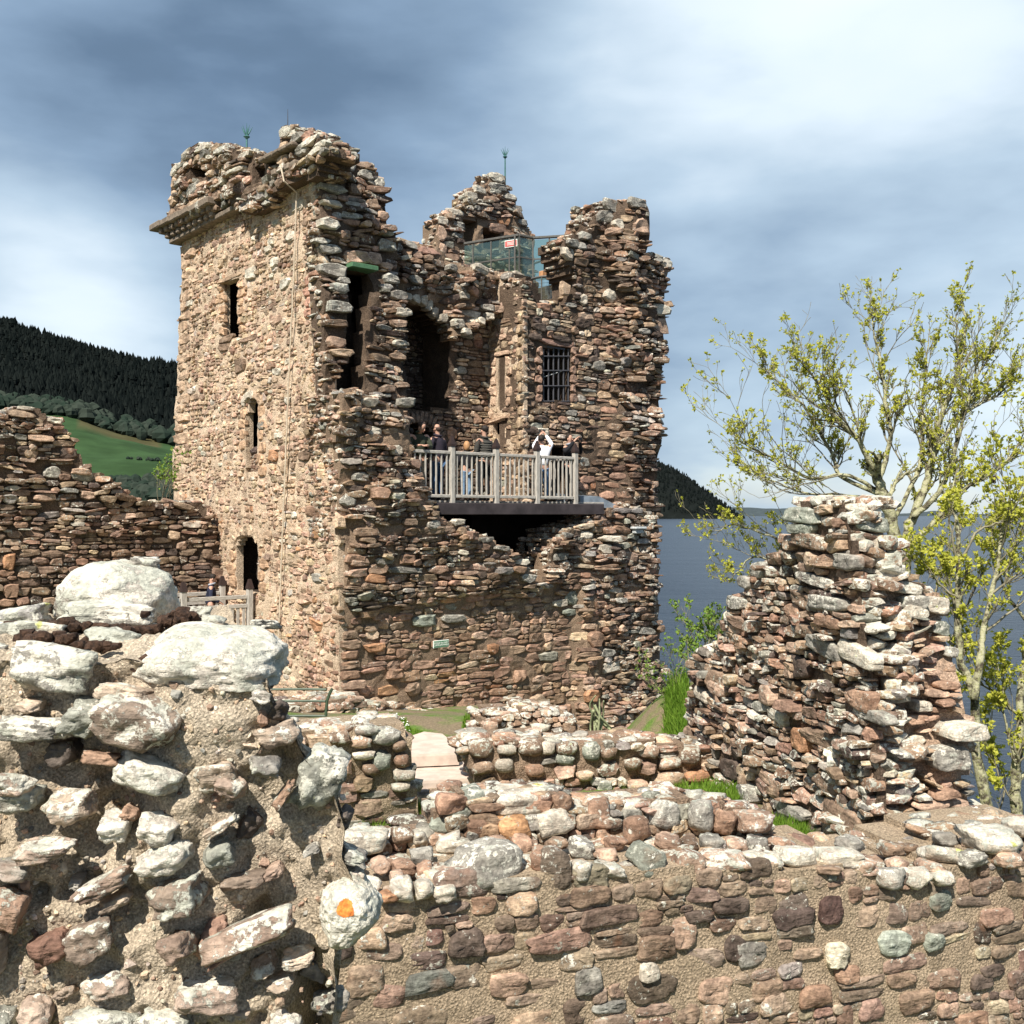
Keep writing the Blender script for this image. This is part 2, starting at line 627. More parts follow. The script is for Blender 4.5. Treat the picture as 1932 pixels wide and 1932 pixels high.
def round_rock(seed, sub=3, k=10, p=26, rough=.05, freq=2.2, box=1.0):
    """a worn block: soft intersection of half spaces (six faces, some corners knocked off), plus relief"""
    r = np.random.RandomState(seed)
    D, T = ico(sub)
    N = r.normal(size=(k, 3))
    N /= np.linalg.norm(N, axis=1, keepdims=True)
    dist = r.uniform(.86, 1.12, k) * box
    ax = np.concatenate((np.eye(3), -np.eye(3)))
    ax = ax + r.normal(scale=.13, size=ax.shape)
    ax /= np.linalg.norm(ax, axis=1, keepdims=True)
    N = np.concatenate((N, ax))
    dist = np.concatenate((dist, r.uniform(.74, .88, 6)))
    c = np.clip(D @ N.T, 0, None) / dist
    rad = ((c ** p).sum(1)) ** (-1 / p)
    V = D * rad[:, None]
    q = V * freq + seed * 3.1
    w = fbm(q, 5 if sub > 3 else 3, seed, .58) - .5 * np.abs(fbm(q * 1.7 + 9, 3, seed + 50))
    V = V * (1 + rough * w)[:, None]
    V -= (V.max(0) + V.min(0)) / 2
    V /= np.abs(V).max(0)
    return V, T


TM = {'LO': [hull_rock(s, 24 + s % 5, 7.0, .20) for s in range(30)],
      'FLAG': [hull_rock(60 + s, 30, 9.0, .12) for s in range(16)],
      'SLAB': [hull_rock(160 + s, 46, 8.0, .17) for s in range(30)],
      'MID': [round_rock(s + 100, 2, 9, 22, .10, 2.2) for s in range(26)],
      'FACE': [round_rock(s + 300, 3, 7, 38, .10, 2.4, 1.06) for s in range(24)],
      'BIG': [round_rock(s + 200, 3, 12, 22, .13, 2.0) for s in range(22)]}
_tmesh = {}


def tmesh(key):
    if key not in _tmesh:
        lod, i = key
        V, T = TM[lod][i]
        me = np_mesh('stone', V, T, smooth=lod in ('MID', 'BIG', 'FACE'))
        me.materials.append(STONE_O)
        _tmesh[key] = me
    return _tmesh[key]


# colours of dry stone (base colour, linear)
RED, BRN, TANC, GRY = (.33, .215, .15), (.245, .175, .125), (.47, .35, .245), (.28, .265, .23)
DRK, PNK, PALE, ORG = (.115, .088, .072), (.43, .305, .225), (.54, .49, .40), (.40, .225, .13)
GRN = (.27, .29, .24)
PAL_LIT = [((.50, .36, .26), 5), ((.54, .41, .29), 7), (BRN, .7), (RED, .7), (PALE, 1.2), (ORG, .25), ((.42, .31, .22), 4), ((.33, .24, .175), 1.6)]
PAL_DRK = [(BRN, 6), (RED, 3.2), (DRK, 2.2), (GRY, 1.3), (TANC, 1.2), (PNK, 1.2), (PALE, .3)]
PAL_RUIN = [(BRN, 6), (RED, 4), (DRK, 1.3), (GRY, 1.8), (TANC, 1.6), (PNK, 1.8), (PALE, .5)]
PAL_LOW = [(BRN, 4), (RED, 3), (GRY, 2.5), (PNK, 3), (TANC, 2), (DRK, .6)]
PAL_FRONT = [((.20, .15, .115), 5), ((.27, .205, .155), 6), ((.25, .165, .125), 1.8), (DRK, 2.0), (GRY, 1), ((.34, .25, .19), 2), ((.36, .29, .21), 2)]
PAL_TOP = [(GRY, 3), (BRN, 2), (PALE, 2), (TANC, 1)]


def pick(pal):
    c, w = zip(*pal)
    w = np.array(w, float)
    b = np.array(c[rng.choice(len(c), p=w / w.sum())])
    return b * rng.uniform(.78, 1.22) * (1 + rng.uniform(-.05, .05, 3))


def rot_xyz(a, b, c):
    return np.array(Matrix.Rotation(c, 3, 'Z') @ Matrix.Rotation(b, 3, 'Y') @ Matrix.Rotation(a, 3, 'X'))


class Masonry:
    """a thing made of stones: collects them, then makes the largest ones parts and the rest one joined part"""
    def __init__(s, root, limit=300):
        s.root, s.limit, s.st = root, limit, []

    def stone(s, pos, ax, half, lod, col, lich, rots=(0, 0, 0), imp=1.0):
        i = rng.randint(len(TM[lod]))
        # local axes of the block: x along the wall, y into it, z up; rots turn about x, y (in the wall's plane), z
        R = np.asarray(ax) @ rot_xyz(rots[0], rots[1], rots[2])
        f = rng.choice((-1, 1), 3)
        f[1] = f[0] * f[2]
        M = np.eye(4)
        M[:3, :3] = R * (np.array(half) * f)
        M[:3, 3] = pos
        s.st.append((M, (lod, i), (*col, lich), imp * half[0] * half[2] / max(pos[1], 1) ** 2))

    def block(s, pl, u, z, hw, hz, of, pr, depth, col, lich, rot=0.0, tu=0.0, tz=0.0, fine=False, sq=None, imp=1.0):
        """a flat-fronted stone with an outline of its own: face, chipped arris and sides let into the wall"""
        n = 18 if fine else rng.randint(7, 11)
        an = (np.arange(n) + rng.uniform(-.3, .3, n)) * 2 * math.pi / n
        p = sq or rng.uniform(2.8, 7)
        c, q = np.cos(an), np.sin(an)
        r = (np.abs(c) ** p + np.abs(q) ** p) ** (-1 / p)
        r = r * (1 + rng.normal(size=n) * (.035 if fine else .05))
        x, y = c * r, q * r
        y = y * (1 + rng.uniform(-.2, .2) * x)
        x = x * (1 + rng.uniform(-.14, .14) * y)
        m = min(hw, hz)
        cr, sr = math.cos(rot), math.sin(rot)
        bev = m * rng.uniform(.16, .42)
        if fine:
            lv = ((1.0, 1.0), (.95, .55), (.84, .2), (.6, .05), (.3, 0))
        else:
            lv = ((1.0, 1.0), (rng.uniform(.66, .86), 0))
        ox, oy = rng.uniform(-.12, .12, 2)
        U, Z, O = [], [], []
        for f, d_ in ((.97, None), *lv, (0, 0)):
            k = (1 - f) if f < 1 else 0
            X, Y = (x * f + ox * k) * hw, (y * f + oy * k) * hz
            if f == 0:
                X, Y = X[:1], Y[:1]
            xr, yr = X * cr + Y * sr, -X * sr + Y * cr
            if d_ is None:
                o = np.full(len(X), -depth)
            else:
                o = pr - bev * d_ + tu * xr + tz * yr + rng.normal(size=len(X)) * m * (.05 if fine else .09)
                if fine:
                    o = o + m * .16 * fbm(np.stack((xr / m + u * 9, yr / m + z * 9, 0 * xr), -1), 2, 6)
            U.append(u + xr)
            Z.append(z + yr)
            O.append(of + o)
        V = pl.w(np.concatenate(U), np.concatenate(Z), np.concatenate(O))
        T = []
        R_ = len(lv) + 1
        i0 = np.arange(n)
        i1 = (i0 + 1) % n
        for l in range(R_ - 1):
            a_, b_ = l * n, (l + 1) * n
            T.append(np.stack((a_ + i0, a_ + i1, b_ + i1), 1))
            T.append(np.stack((a_ + i0, b_ + i1, b_ + i0), 1))
        a_ = (R_ - 1) * n
        T.append(np.stack((a_ + i0, a_ + i1, np.full(n, R_ * n)), 1))
        s.st.append((V, np.concatenate(T), (*col, lich), imp * hw * hz / max(V[0, 1], 1) ** 2, fine))

    def finish(s, stuff_name='rubble'):
        s.st.sort(key=lambda q: -q[3])
        for it in s.st[:s.limit]:
            if len(it) == 5:
                V, T, col, _, fine = it
                c = V.mean(0)
                me = np_mesh('stone', V - c, T, smooth=fine)
                me.materials.append(STONE_O)
                mb_ = Matrix.Translation(Vector(c.tolist()))
            else:
                M, key, col, _ = it
                me = tmesh(key)
                mb_ = Matrix(M.tolist())
            o = bpy.data.objects.new('stone', me)
            COL.objects.link(o)
            o.parent = s.root
            o.matrix_parent_inverse = Matrix.Translation(-s.root.location)
            o.matrix_basis = mb_
            o.color = col
        rest = s.st[s.limit:]
        if not rest:
            return
        Vs, Ts, Cs, b, sm = [], [], [], 0, 0
        for it in rest:
            if len(it) == 5:
                V, T, col, _, fine = it
                sm += fine
            else:
                M, (lod, i), col, _ = it
                V, T = TM[lod][i]
                V = V @ M[:3, :3].T + M[:3, 3]
                sm += lod == 'MID'
            Vs.append(V)
            Ts.append(T + b)
            Cs.append(np.tile(np.array(col, np.float32), (len(V), 1)))
            b += len(V)
        me = np_mesh(stuff_name, np.concatenate(Vs), np.concatenate(Ts), smooth=sm > len(rest) * .5, color=np.concatenate(Cs))
        link(stuff_name, me, STONE_S, s.root, kind='stuff')


def pack(u0, u1, z0, z1, h, asp, split=.25, wob=.05, gap=.012):
    """random courses of rubble over a rectangle -> rows of (u, z, half width, half height)"""
    out = []
    z = z0 - rng.rand() * h[0]
    while z < z1:
        hh = rng.uniform(*h)
        u = u0 - rng.rand() * hh * asp[1]
        while u < u1:
            w = hh * rng.uniform(*asp)
            q = rng.rand()
            if q < split and hh > h[0] * 1.15:
                r = rng.uniform(.35, .65)
                out.append((u + w / 2, z + hh * r / 2, w / 2, hh * r / 2))
                if rng.rand() < .5:
                    out.append((u + w / 2, z + hh * (1 + r) / 2, w / 2, hh * (1 - r) / 2))
                else:
                    x = rng.uniform(.35, .65)
                    out.append((u + w * x / 2, z + hh * (1 + r) / 2, w * x / 2, hh * (1 - r) / 2))
                    out.append((u + w * (1 + x) / 2, z + hh * (1 + r) / 2, w * (1 - x) / 2, hh * (1 - r) / 2))
            elif q > .95:
                out.append((u + w / 2, z + hh * .8, w / 2, hh * .8))
            else:
                out.append((u + w / 2, z + hh / 2, w / 2, hh / 2))
            u += w
        z += hh
    a = np.array(out)
    a[:, 1] += wob * fbm(np.stack((a[:, 0] * .9, a[:, 1] * .9, a[:, 0] * 0), 1), 2, rng.randint(9999))
    a[:, 2] = np.maximum(a[:, 2] - gap, .015)
    a[:, 3] = np.maximum(a[:, 3] - gap, .012)
    return a


def wall(M, pl, poly, thick, mortar, regions, holes=(), cell=.12, relief=None, rough=.03, edge=None, feats=(), core_name="wall_core", sink=.03, thickf=None):
    """core of mortar on a grid with real thickness, stones set in its face and along its broken edges"""
    pg = pl.poly(poly)
    hg = [pl.poly(h) for h in holes]
    u0, z0 = pg.min(0) - cell
    u1, z1 = pg.max(0) + cell
    nu, nz = int((u1 - u0) / cell) + 1, int((z1 - z0) / cell) + 1
    uc, zc = np.meshgrid(u0 + (np.arange(nu) + .5) * cell, z0 + (np.arange(nz) + .5) * cell, indexing='ij')
    hole = np.zeros(uc.shape, bool)
    for h in hg:
        hole |= inside(h, uc, zc)
    mask = inside(pg, uc, zc) & ~hole
    rel = relief if relief else (lambda u, z: 0 * u)
    uv_, zv = np.meshgrid(u0 + np.arange(nu + 1) * cell, z0 + np.arange(nz + 1) * cell, indexing='ij')
    sd = rng.randint(9999)
    o = rel(uv_, zv) - sink + rough * fbm(np.stack((uv_ * 3.2, zv * 3.2, 0 * zv), -1), 4, sd)
    ju = cell * .25 * vnoise(np.stack((uv_ * 5, zv * 5, 0 * zv + 3), -1), sd + 9)
    front = pl.w(uv_ + ju, zv, o)
    back = pl.w(uv_, zv, -thick if thickf is None else -thickf(uv_, zv))
    nV = uv_.size
    V = np.concatenate((front.reshape(-1, 3), back.reshape(-1, 3)))
    idx = np.arange(nV).reshape(uv_.shape)
    a, b, c, d = idx[:-1, :-1][mask], idx[1:, :-1][mask], idx[1:, 1:][mask], idx[:-1, 1:][mask]
    Q = [np.stack((a, b, c, d), 1), np.stack((d, c, b, a), 1) + nV]
    pm = np.pad(mask, 1)
    ph = np.pad(hole, 1)
    edges = []
    for (di, dj) in ((-1, 0), (1, 0), (0, -1), (0, 1)):
        nb = pm[1 + di:pm.shape[0] - 1 + di, 1 + dj:pm.shape[1] - 1 + dj]
        nh = ph[1 + di:ph.shape[0] - 1 + di, 1 + dj:ph.shape[1] - 1 + dj]
        e = mask & ~nb
        i, j = np.nonzero(e)
        if di == -1:
            p, q = idx[i, j], idx[i, j + 1]
        elif di == 1:
            p, q = idx[i + 1, j + 1], idx[i + 1, j]
        elif dj == -1:
            p, q = idx[i + 1, j], idx[i, j]
        else:
            p, q = idx[i, j + 1], idx[i + 1, j + 1]
        Q.append(np.stack((p, q, q + nV, p + nV), 1))
        hh = nh[i, j]
        for k in range(len(i)):
            edges.append((i[k], j[k], di, dj, hh[k]))
    Q = np.concatenate(Q)
    used, inv = np.unique(Q, return_inverse=True)
    me = np_mesh(core_name, V[used], inv.reshape(Q.shape), smooth=False)
    link(core_name, me, mortar, M.root)
    ax = pl.axes()

    def in_mask(u, z):
        i = np.clip(((u - u0) / cell).astype(int), 0, nu - 1)
        j = np.clip(((z - z0) / cell).astype(int), 0, nz - 1)
        return mask[i, j]
    # hand placed stones: px, py, width and height in picture units, turn in degrees, colour, lichen, how far they stand out
    fb = []
    for f in feats:
        cx, cy, w, h, rt, col, li, pr = f[:8]
        lod = f[8] if len(f) > 8 else regions[0][1]['lod']
        u, z = pl.uv(cx, cy)
        Y = pl.ray(cx, cy)[1]
        kx = np.hypot(*(pl.px(cx + 5, cy) - pl.px(cx - 5, cy))[:2]) / 10
        hw, hz = max(w * kx / 2, .02), max(h * Y / F / 2, .02)
        dp = max(min(hw, hz) * 1.3, .06)
        of = float(np.asarray(rel(np.array(u), np.array(z))))
        cc = np.array(col) * rng.uniform(.92, 1.08)
        if lod in ('MID', 'BIG'):
            M.stone(pl.w(u, z, of + pr - dp * .86), ax, (hw, dp, hz), lod, cc, li, (rng.normal() * .08, math.radians(rt), rng.normal() * .08), 1.5)
        else:
            M.block(pl, u, z, hw, hz, of, pr, .08, cc, li, math.radians(rt), rng.normal() * .08, rng.normal() * .08, lod == 'FACE', 6 if lod == 'FLAG' else None, 1.5)
        fb.append((u, z, hw * .92, hz * .92))
    taken = np.zeros(0)
    for ri, (rp, cf) in enumerate(regions):
        a = pack(u0, u1, z0, z1, cf['h'], cf['asp'], cf.get('split', .25), cf.get('wob', .05), cf.get('gap', .012))
        keep = in_mask(a[:, 0], a[:, 1])
        m2 = cf.get('margin', .35)
        keep &= in_mask(a[:, 0] - a[:, 2] * m2, a[:, 1]) & in_mask(a[:, 0] + a[:, 2] * m2, a[:, 1])
        if hg:
            for du, dz in ((-.9, 0), (.9, 0), (0, -.9), (0, .9), (-.7, -.7), (.7, .7), (-.7, .7), (.7, -.7)):
                for h in hg:
                    keep &= ~inside(h, a[:, 0] + du * a[:, 2], a[:, 1] + dz * a[:, 3])
        if rp is not None:
            keep &= inside(pl.poly(rp), a[:, 0], a[:, 1])
        for r2, _ in regions[:ri]:
            if r2 is not None:
                keep &= ~inside(pl.poly(r2), a[:, 0], a[:, 1])
        for (fu, fz, fw, fh) in fb:
            keep &= ~((np.abs(a[:, 0] - fu) < fw + a[:, 2] * .4) & (np.abs(a[:, 1] - fz) < fh + a[:, 3] * .4))
        keep &= rng.rand(len(a)) > cf.get('skip', 0)
        a = a[keep]
        of = rel(a[:, 0], a[:, 1])
        W = pl.w(a[:, 0], a[:, 1], 0)
        gu = np.clip((rel(a[:, 0] + .08, a[:, 1]) - rel(a[:, 0] - .08, a[:, 1])) / .16, -.7, .7) + 0 * a[:, 0]
        gz = np.clip((rel(a[:, 0], a[:, 1] + .08) - rel(a[:, 0], a[:, 1] - .08)) / .16, -.7, .7) + 0 * a[:, 0]
        t = cf.get('tilt', .06)
        for k in range(len(a)):
            u, z, hw, hz = a[k]
            dp = max(min(hw, hz) * rng.uniform(1.0, 1.6), .05)
            pr = rng.uniform(*cf['prot'])
            if rng.rand() < cf.get('bold', 0):
                pr += rng.uniform(.04, .12)
            lod = cf['lod']
            col = pick(cf['pal'])
            li = cf.get('lich', .3) * rng.uniform(0, 1.6)
            if lod in ('MID', 'BIG'):
                pos = W[k].copy()
                pos[:2] += pl.n * (of[k] + pr - dp * .86)
                M.stone(pos, ax, (hw * cf.get('grow', 1.06), dp, hz * cf.get('grow', 1.06) * 1.02), lod, col, li,
                        (rng.normal() * t, rng.normal() * t + cf.get('slope', 0), rng.normal() * t * 1.3))
            else:
                M.block(pl, u, z, hw, hz, of[k], pr, .09, col, li, rng.normal() * t * .8 + cf.get('slope', 0), rng.normal() * t * 1.4 + gu[k], rng.normal() * t * 1.4 + gz[k], lod == 'FACE')
    if edge:
        es = edge['size']
        area = (es[0] + es[1]) ** 2
        for (i, j, di, dj, isH) in edges:
            if isH and not edge.get('holes', False):
                continue
            if dj == -1 and not isH:
                continue
            if (di and edge.get('sides', 1) == 0) or (di == -1 and z0 + (j + .5) * cell < edge.get('left_zmin', -99)):
                continue
            u, z = u0 + (i + .5 + .5 * di) * cell, z0 + (j + .5 + .5 * dj) * cell
            if not edge.get('zmin', -99) < z:
                continue
            of = float(rel(np.array(u), np.array(z)))
            T = min(thick, edge.get('depth', 9)) + of
            n = T * cell / (area * .32) * edge.get('dens', 1.0)
            n = int(n) + (rng.rand() < n % 1)
            for _ in range(n):
                hw, hz = rng.uniform(*es), rng.uniform(*es) * rng.uniform(.28, .5)
                dp = rng.uniform(*es) * .9
                dd = rng.uniform(dp * .7, max(T - dp * .4, dp * .8))
                M.stone(pl.w(u - di * hw * .62 + rng.uniform(-.3, .3) * cell, z - dj * hz * rng.uniform(.0, 1.0), of - dd), ax, (hw, dp, hz),
                        edge.get('lod', 'SLAB'), pick(edge['pal']), edge.get('lich', .5) * rng.uniform(.3, 1.5),
                        (rng.normal() * .12, rng.normal() * .12, rng.normal() * .4))
    return M

# ------------------------------------------------------------ land, loch and hills
def structure(name, me, mat, kind='structure'):
    o = link(name, me, mat)
    o['kind'] = kind
    return o


def grid_mesh(name, X, Y, Z, color=None, smooth=True):
    n, m = X.shape
    idx = np.arange(n * m).reshape(n, m)
    Q = np.stack((idx[:-1, :-1], idx[1:, :-1], idx[1:, 1:], idx[:-1, 1:]), -1).reshape(-1, 4)
    return np_mesh(name, np.stack((X, Y, Z), -1).reshape(-1, 3), Q, smooth, None if color is None else color.reshape(-1, 4))


WATER_Z = -18.0
FW0 = P(600, 970, 6.3)[:2]
FWN = P(1932, 970, 7.9)[:2] - FW0
FWN = np.array((FWN[1], -FWN[0])) / np.linalg.norm(FWN)


def ground_z(x, y):
    x, y = np.asarray(x, float), np.asarray(y, float)
    zl = np.interp(y, (0, 8, 12, 14, 17.2, 20, 22, 26, 30, 60), (-3.6, -3.5, -3.4, -3.42, -3.42, -3.85, -4.2, -4.6, -7, -19))
    zr = np.interp(y, (0, 8, 12, 14, 18, 24, 27, 30, 60), (-3.6, -3.5, -3.4, -3.55, -4.6, -5.6, -6.4, -8, -19))
    f = np.clip((x - .4) / 1.6, 0, 1)
    z = zl * (1 - f) + zr * f
    z = z + 1.7 * np.exp(-((x - 3.6) ** 2 / 1.6 + (y - 21) ** 2 / 7))
    z = z + .06 * fbm(np.stack((x * .7, y * .7, 0 * x), -1), 3, 5)
    ed = np.interp(y, (0, 9, 12, 18, 25), (6.6, 5.6, 5.2, 4.4, 4.9))
    z = z - np.clip(x - ed, 0, None) * 1.05
    z = np.where(x < -9, z - np.clip(-9 - x, 0, 6) * .1, z)
    t = (x - FW0[0]) * FWN[0] + (y - FW0[1]) * FWN[1]       # metres in front of the long front wall
    z = np.where(t > -.5, z - np.clip(t + .5, 0, .5) * 3.6, z)
    return np.maximum(z, -19.2)


gx, gy = np.meshgrid(np.linspace(-70, 45, 260), np.concatenate((np.linspace(-12, 40, 170), np.linspace(41, 90, 30))), indexing='ij')
structure('ground', grid_mesh('ground', gx, gy, ground_z(gx, gy)), ground_mat())
wm = MB()
wm.add([(-30000, -30000, WATER_Z), (30000, -30000, WATER_Z), (30000, 45000, WATER_Z), (-30000, 45000, WATER_Z)], [(0, 1, 2, 3)])
structure('loch_water', wm.mesh('loch_water'), water_mat())
HILL = hill_mat()


def polar_hill(name, pxs, prof, colors, ny=70):
    """terrain over a sector: prof(px) -> list of (distance, picture height) knots, linear in height between"""
    X, Y, Z, Cc = [], [], [], []
    for px in pxs:
        kn = prof(px)
        ds = np.linspace(0, 1, ny)
        D = np.interp(ds, np.linspace(0, 1, len(kn)), [k[0] for k in kn])
        zk = [(HY - k[1]) / F * k[0] for k in kn]
        z = np.interp(D, [k[0] for k in kn], zk)
        X.append((px - CX) / F * D)
        Y.append(D)
        Z.append(z)
        Cc.append([colors(px, d_, kn) for d_ in D])
    X, Y, Z = map(np.array, (X, Y, Z))
    sc = Y.max() / 40
    Z = Z + sc * .05 * fbm(np.stack((X / sc, Y / sc, 0 * X), -1), 4, 3) * np.clip((Y - Y.min()) / Y.max() * 6, 0, 1)
    me = grid_mesh(name, X, Y, Z, np.array(Cc, np.float32))
    structure(name, me, HILL)
    return X, Y, Z


RIDGE = ((-500, 470), (-200, 545), (0, 607), (50, 620), (100, 641), (150, 655), (200, 667), (260, 680), (330, 692), (450, 740), (700, 850), (950, 955), (1100, 985))
FTOP = ((-500, 745), (0, 772), (115, 781), (160, 788), (215, 810), (270, 822), (330, 834), (450, 850), (800, 960), (1100, 990))
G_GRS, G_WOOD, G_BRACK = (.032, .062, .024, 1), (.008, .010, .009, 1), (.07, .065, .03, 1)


def left_prof(px):
    r = np.interp(px, *zip(*RIDGE))
    f = np.interp(px, *zip(*FTOP))
    g = np.clip((px - 700) / 330, 0, 1)
    w = lambda y, d_: y * (1 - g) + g * (HY + 19 * F / d_)      # the hill runs down to the loch behind the tower
    return [(95, w(1300, 95)), (420, w(962, 420)), (560, w(905, 560)), (860, w(f, 860)), (1250, w((f + r) / 2, 1250)), (1550, w(r, 1550)), (2300, w(r + 120, 2300))]


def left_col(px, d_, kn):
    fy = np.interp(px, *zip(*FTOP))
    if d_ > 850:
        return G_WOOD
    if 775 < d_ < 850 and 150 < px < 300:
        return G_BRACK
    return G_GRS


LH = polar_hill('wooded_hill', np.linspace(-600, 1050, 150), left_prof, left_col)
RID2 = ((850, 990), (900, 950), (1000, 840), (1100, 790), (1236, 868), (1290, 897), (1330, 926), (1365, 952), (1392, 974), (1400, 978), (1420, 990))
RH = polar_hill('headland', np.linspace(850, 1420, 70), lambda px: [(3900, 979.5), (4100, np.interp(px, *zip(*RID2)) * .5 + 489), (4500, np.interp(px, *zip(*RID2))), (5600, np.interp(px, *zip(*RID2)) + 60)],
                lambda px, d_, kn: G_WOOD, 40)
FAR = lambda px: 962 + 5 * math.sin(px * .011 + 1) + 3 * math.sin(px * .031) + (3 if px > 1800 else 0)
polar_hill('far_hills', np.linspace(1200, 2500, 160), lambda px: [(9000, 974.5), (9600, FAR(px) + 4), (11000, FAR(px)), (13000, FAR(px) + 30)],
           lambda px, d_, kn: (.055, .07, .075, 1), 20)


def cone_wood(name, pts, hs, mat, label_kind='stuff', blunt=False):
    """many far trees as one wood: ragged little spires or round heads"""
    Vs, Ts, b = [], [], 0
    for (x, y, z), h in zip(pts, hs):
        n = 6
        w = h * (rng.uniform(.20, .30) if not blunt else rng.uniform(.45, .65))
        a = rng.rand() * 6
        if blunt:
            lv = ((-.05, .55), (.25, 1.0), (.6, .95), (.85, .6))
        else:
            lv = ((.02, 1.0), (.32, .82), (.34, .95), (.68, .45))
        V = []
        for (q, r) in lv:
            for k in range(n):
                rr = w * r * rng.uniform(.7, 1.25)
                V.append((x + rr * math.cos(a + k * 6.283 / n), y + rr * math.sin(a + k * 6.283 / n), z + h * q))
        V.append((x, y, z + h))
        T = []
        for l in range(len(lv) - 1):
            for k in range(n):
                p, q = l * n + k, l * n + (k + 1) % n
                T += [(p, q, q + n), (p, q + n, p + n)]
        for k in range(n):
            T.append(((len(lv) - 1) * n + k, (len(lv) - 1) * n + (k + 1) % n, len(lv) * n))
        Vs.append(np.array(V))
        Ts.append(np.array(T) + b)
        b += len(V)
    me = np_mesh(name, np.concatenate(Vs), np.concatenate(Ts))
    return structure(name, me, mat, 'stuff')


def hill_points(H, n, dlo, dhi, plo, phi, dens=None):
    X, Y, Z = H
    out = []
    while len(out) < n:
        px = rng.uniform(plo, phi)
        d_ = math.sqrt(rng.uniform(dlo ** 2, dhi ** 2))
        x = (px - CX) / F * d_
        pxi = (X[:, -1] / Y[:, -1]) * F + CX
        i = int(np.clip(np.searchsorted(pxi, px), 1, len(pxi) - 1))
        z = np.interp(d_, Y[i], Z[i]) * .5 + np.interp(d_, Y[i - 1], Z[i - 1]) * .5
        out.append((x, d_, z))
    return out


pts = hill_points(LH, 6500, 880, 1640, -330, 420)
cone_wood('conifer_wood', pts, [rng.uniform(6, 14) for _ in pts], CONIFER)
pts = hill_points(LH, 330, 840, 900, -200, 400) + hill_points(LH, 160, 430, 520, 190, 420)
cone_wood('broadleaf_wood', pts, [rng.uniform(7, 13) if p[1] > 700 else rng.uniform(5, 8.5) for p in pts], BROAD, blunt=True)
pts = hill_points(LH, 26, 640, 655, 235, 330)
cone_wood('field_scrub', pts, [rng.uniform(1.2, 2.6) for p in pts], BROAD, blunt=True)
pts = hill_points(RH, 2600, 3950, 4800, 1100, 1405)
cone_wood('headland_wood', pts, [rng.uniform(8, 18) for _ in pts], CONIFER)

# ------------------------------------------------------------ the ruined tower
dR, dL = np.array((.772, .636)), np.array((.636, -.772))
PL = Plane((-8.99, 27.75), dL)
PR = Plane((-3.56, 21.16), dR)
tower = empty('ruined_tower', (-3.5, 25.5, -4.6), 'tall ruined sandstone castle tower with a collapsed front and a timber balcony in the gap', 'castle tower')
TW = Masonry(tower, 300)

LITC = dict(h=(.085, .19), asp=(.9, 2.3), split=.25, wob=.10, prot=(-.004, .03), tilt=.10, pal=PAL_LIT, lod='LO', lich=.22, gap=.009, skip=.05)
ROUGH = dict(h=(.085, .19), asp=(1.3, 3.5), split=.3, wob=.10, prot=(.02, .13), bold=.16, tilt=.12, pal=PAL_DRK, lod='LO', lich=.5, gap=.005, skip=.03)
FLATR = dict(h=(.13, .28), asp=(1.2, 2.8), split=.4, wob=.08, prot=(.0, .03), tilt=.06, pal=[(RED, 5), (BRN, 5), (PNK, 3), (TANC, 1.5), (GRY, .5), (ORG, .4)], lod='FLAG', lich=.22, gap=.008, skip=.02)
SQR = dict(h=(.10, .23), asp=(1.1, 2.7), split=.35, wob=.06, prot=(.0, .04), tilt=.06, pal=[(BRN, 6), (DRK, 2.4), (RED, 2), (TANC, 2.0), (GRY, 1), (PALE, .3)], lod='FLAG', lich=.3, gap=.009, skip=.02)
EDGE = dict(size=(.09, .2), pal=[(BRN, 5), (GRY, 2), (RED, 3), (PALE, .6), (TANC, 2)], lich=.75, dens=.6)

# west face
win1 = [(422, 533), (449, 526), (449, 634), (422, 640)]
win2 = [(464, 842), (466, 775), (470, 758), (477, 749), (485, 752), (489, 770), (489, 815), (487, 842)]
niche = [(462, 893), (463, 842), (487, 842), (486, 893)]
slot = [(576, 508), (584, 505), (584, 519), (576, 521)]
door = [(444, 1118), (447, 1030), (453, 1016), (463, 1009), (474, 1012), (483, 1026), (486, 1118)]
leftpoly = [(345, 455), (430, 418), (520, 362), (592, 322), (600, 420), (604, 540), (612, 640), (622, 740), (630, 860), (637, 1000), (640, 1200), (640, 1430), (300, 1390), (318, 1100), (327, 940), (334, 700)]
wf = []
for (x, y, w, h, c, li) in ((548, 445, 18, 20, PALE, 1.0), (512, 457, 10, 14, PALE, .8), (508, 470, 10, 12, PALE, .6), (517, 495, 13, 22, PALE, .8), (474, 517, 18, 22, PALE, .9), (537, 535, 22, 20, PALE, 1.),
                            (359, 573, 16, 12, PALE, .8), (565, 385, 14, 24, PALE, .6), (555, 392, 9, 18, PALE, .5), (543, 755, 12, 14, PALE, .8), (530, 790, 16, 20, TANC, .3), (495, 803, 10, 14, GRY, .2),
                            (453, 690, 20, 30, BRN, .1), (427, 640, 26, 14, BRN, .2), (423, 655, 22, 16, BRN, .2), (512, 690, 14, 16, RED, .1), (521, 605, 17, 16, PNK, .1), (505, 1010, 14, 18, TANC, .1),
                            (520, 1030, 18, 15, TANC, .1), (470, 640, 30, 10, PNK, .1), (560, 560, 12, 22, TANC, .1), (535, 880, 20, 28, TANC, 0), (560, 1000, 22, 18, TANC, .1), (600, 1090, 22, 18, GRY, .3),
                            (590, 965, 26, 22, RED, .1), (575, 1130, 26, 24, PNK, .1), (600, 1180, 24, 26, ORG, 0), (575, 860, 20, 20, BRN, .1), (517, 860, 15, 22, ORG, 0)):
    wf.append((x, y, w, h, rng.uniform(-6, 6), c, li, .045))
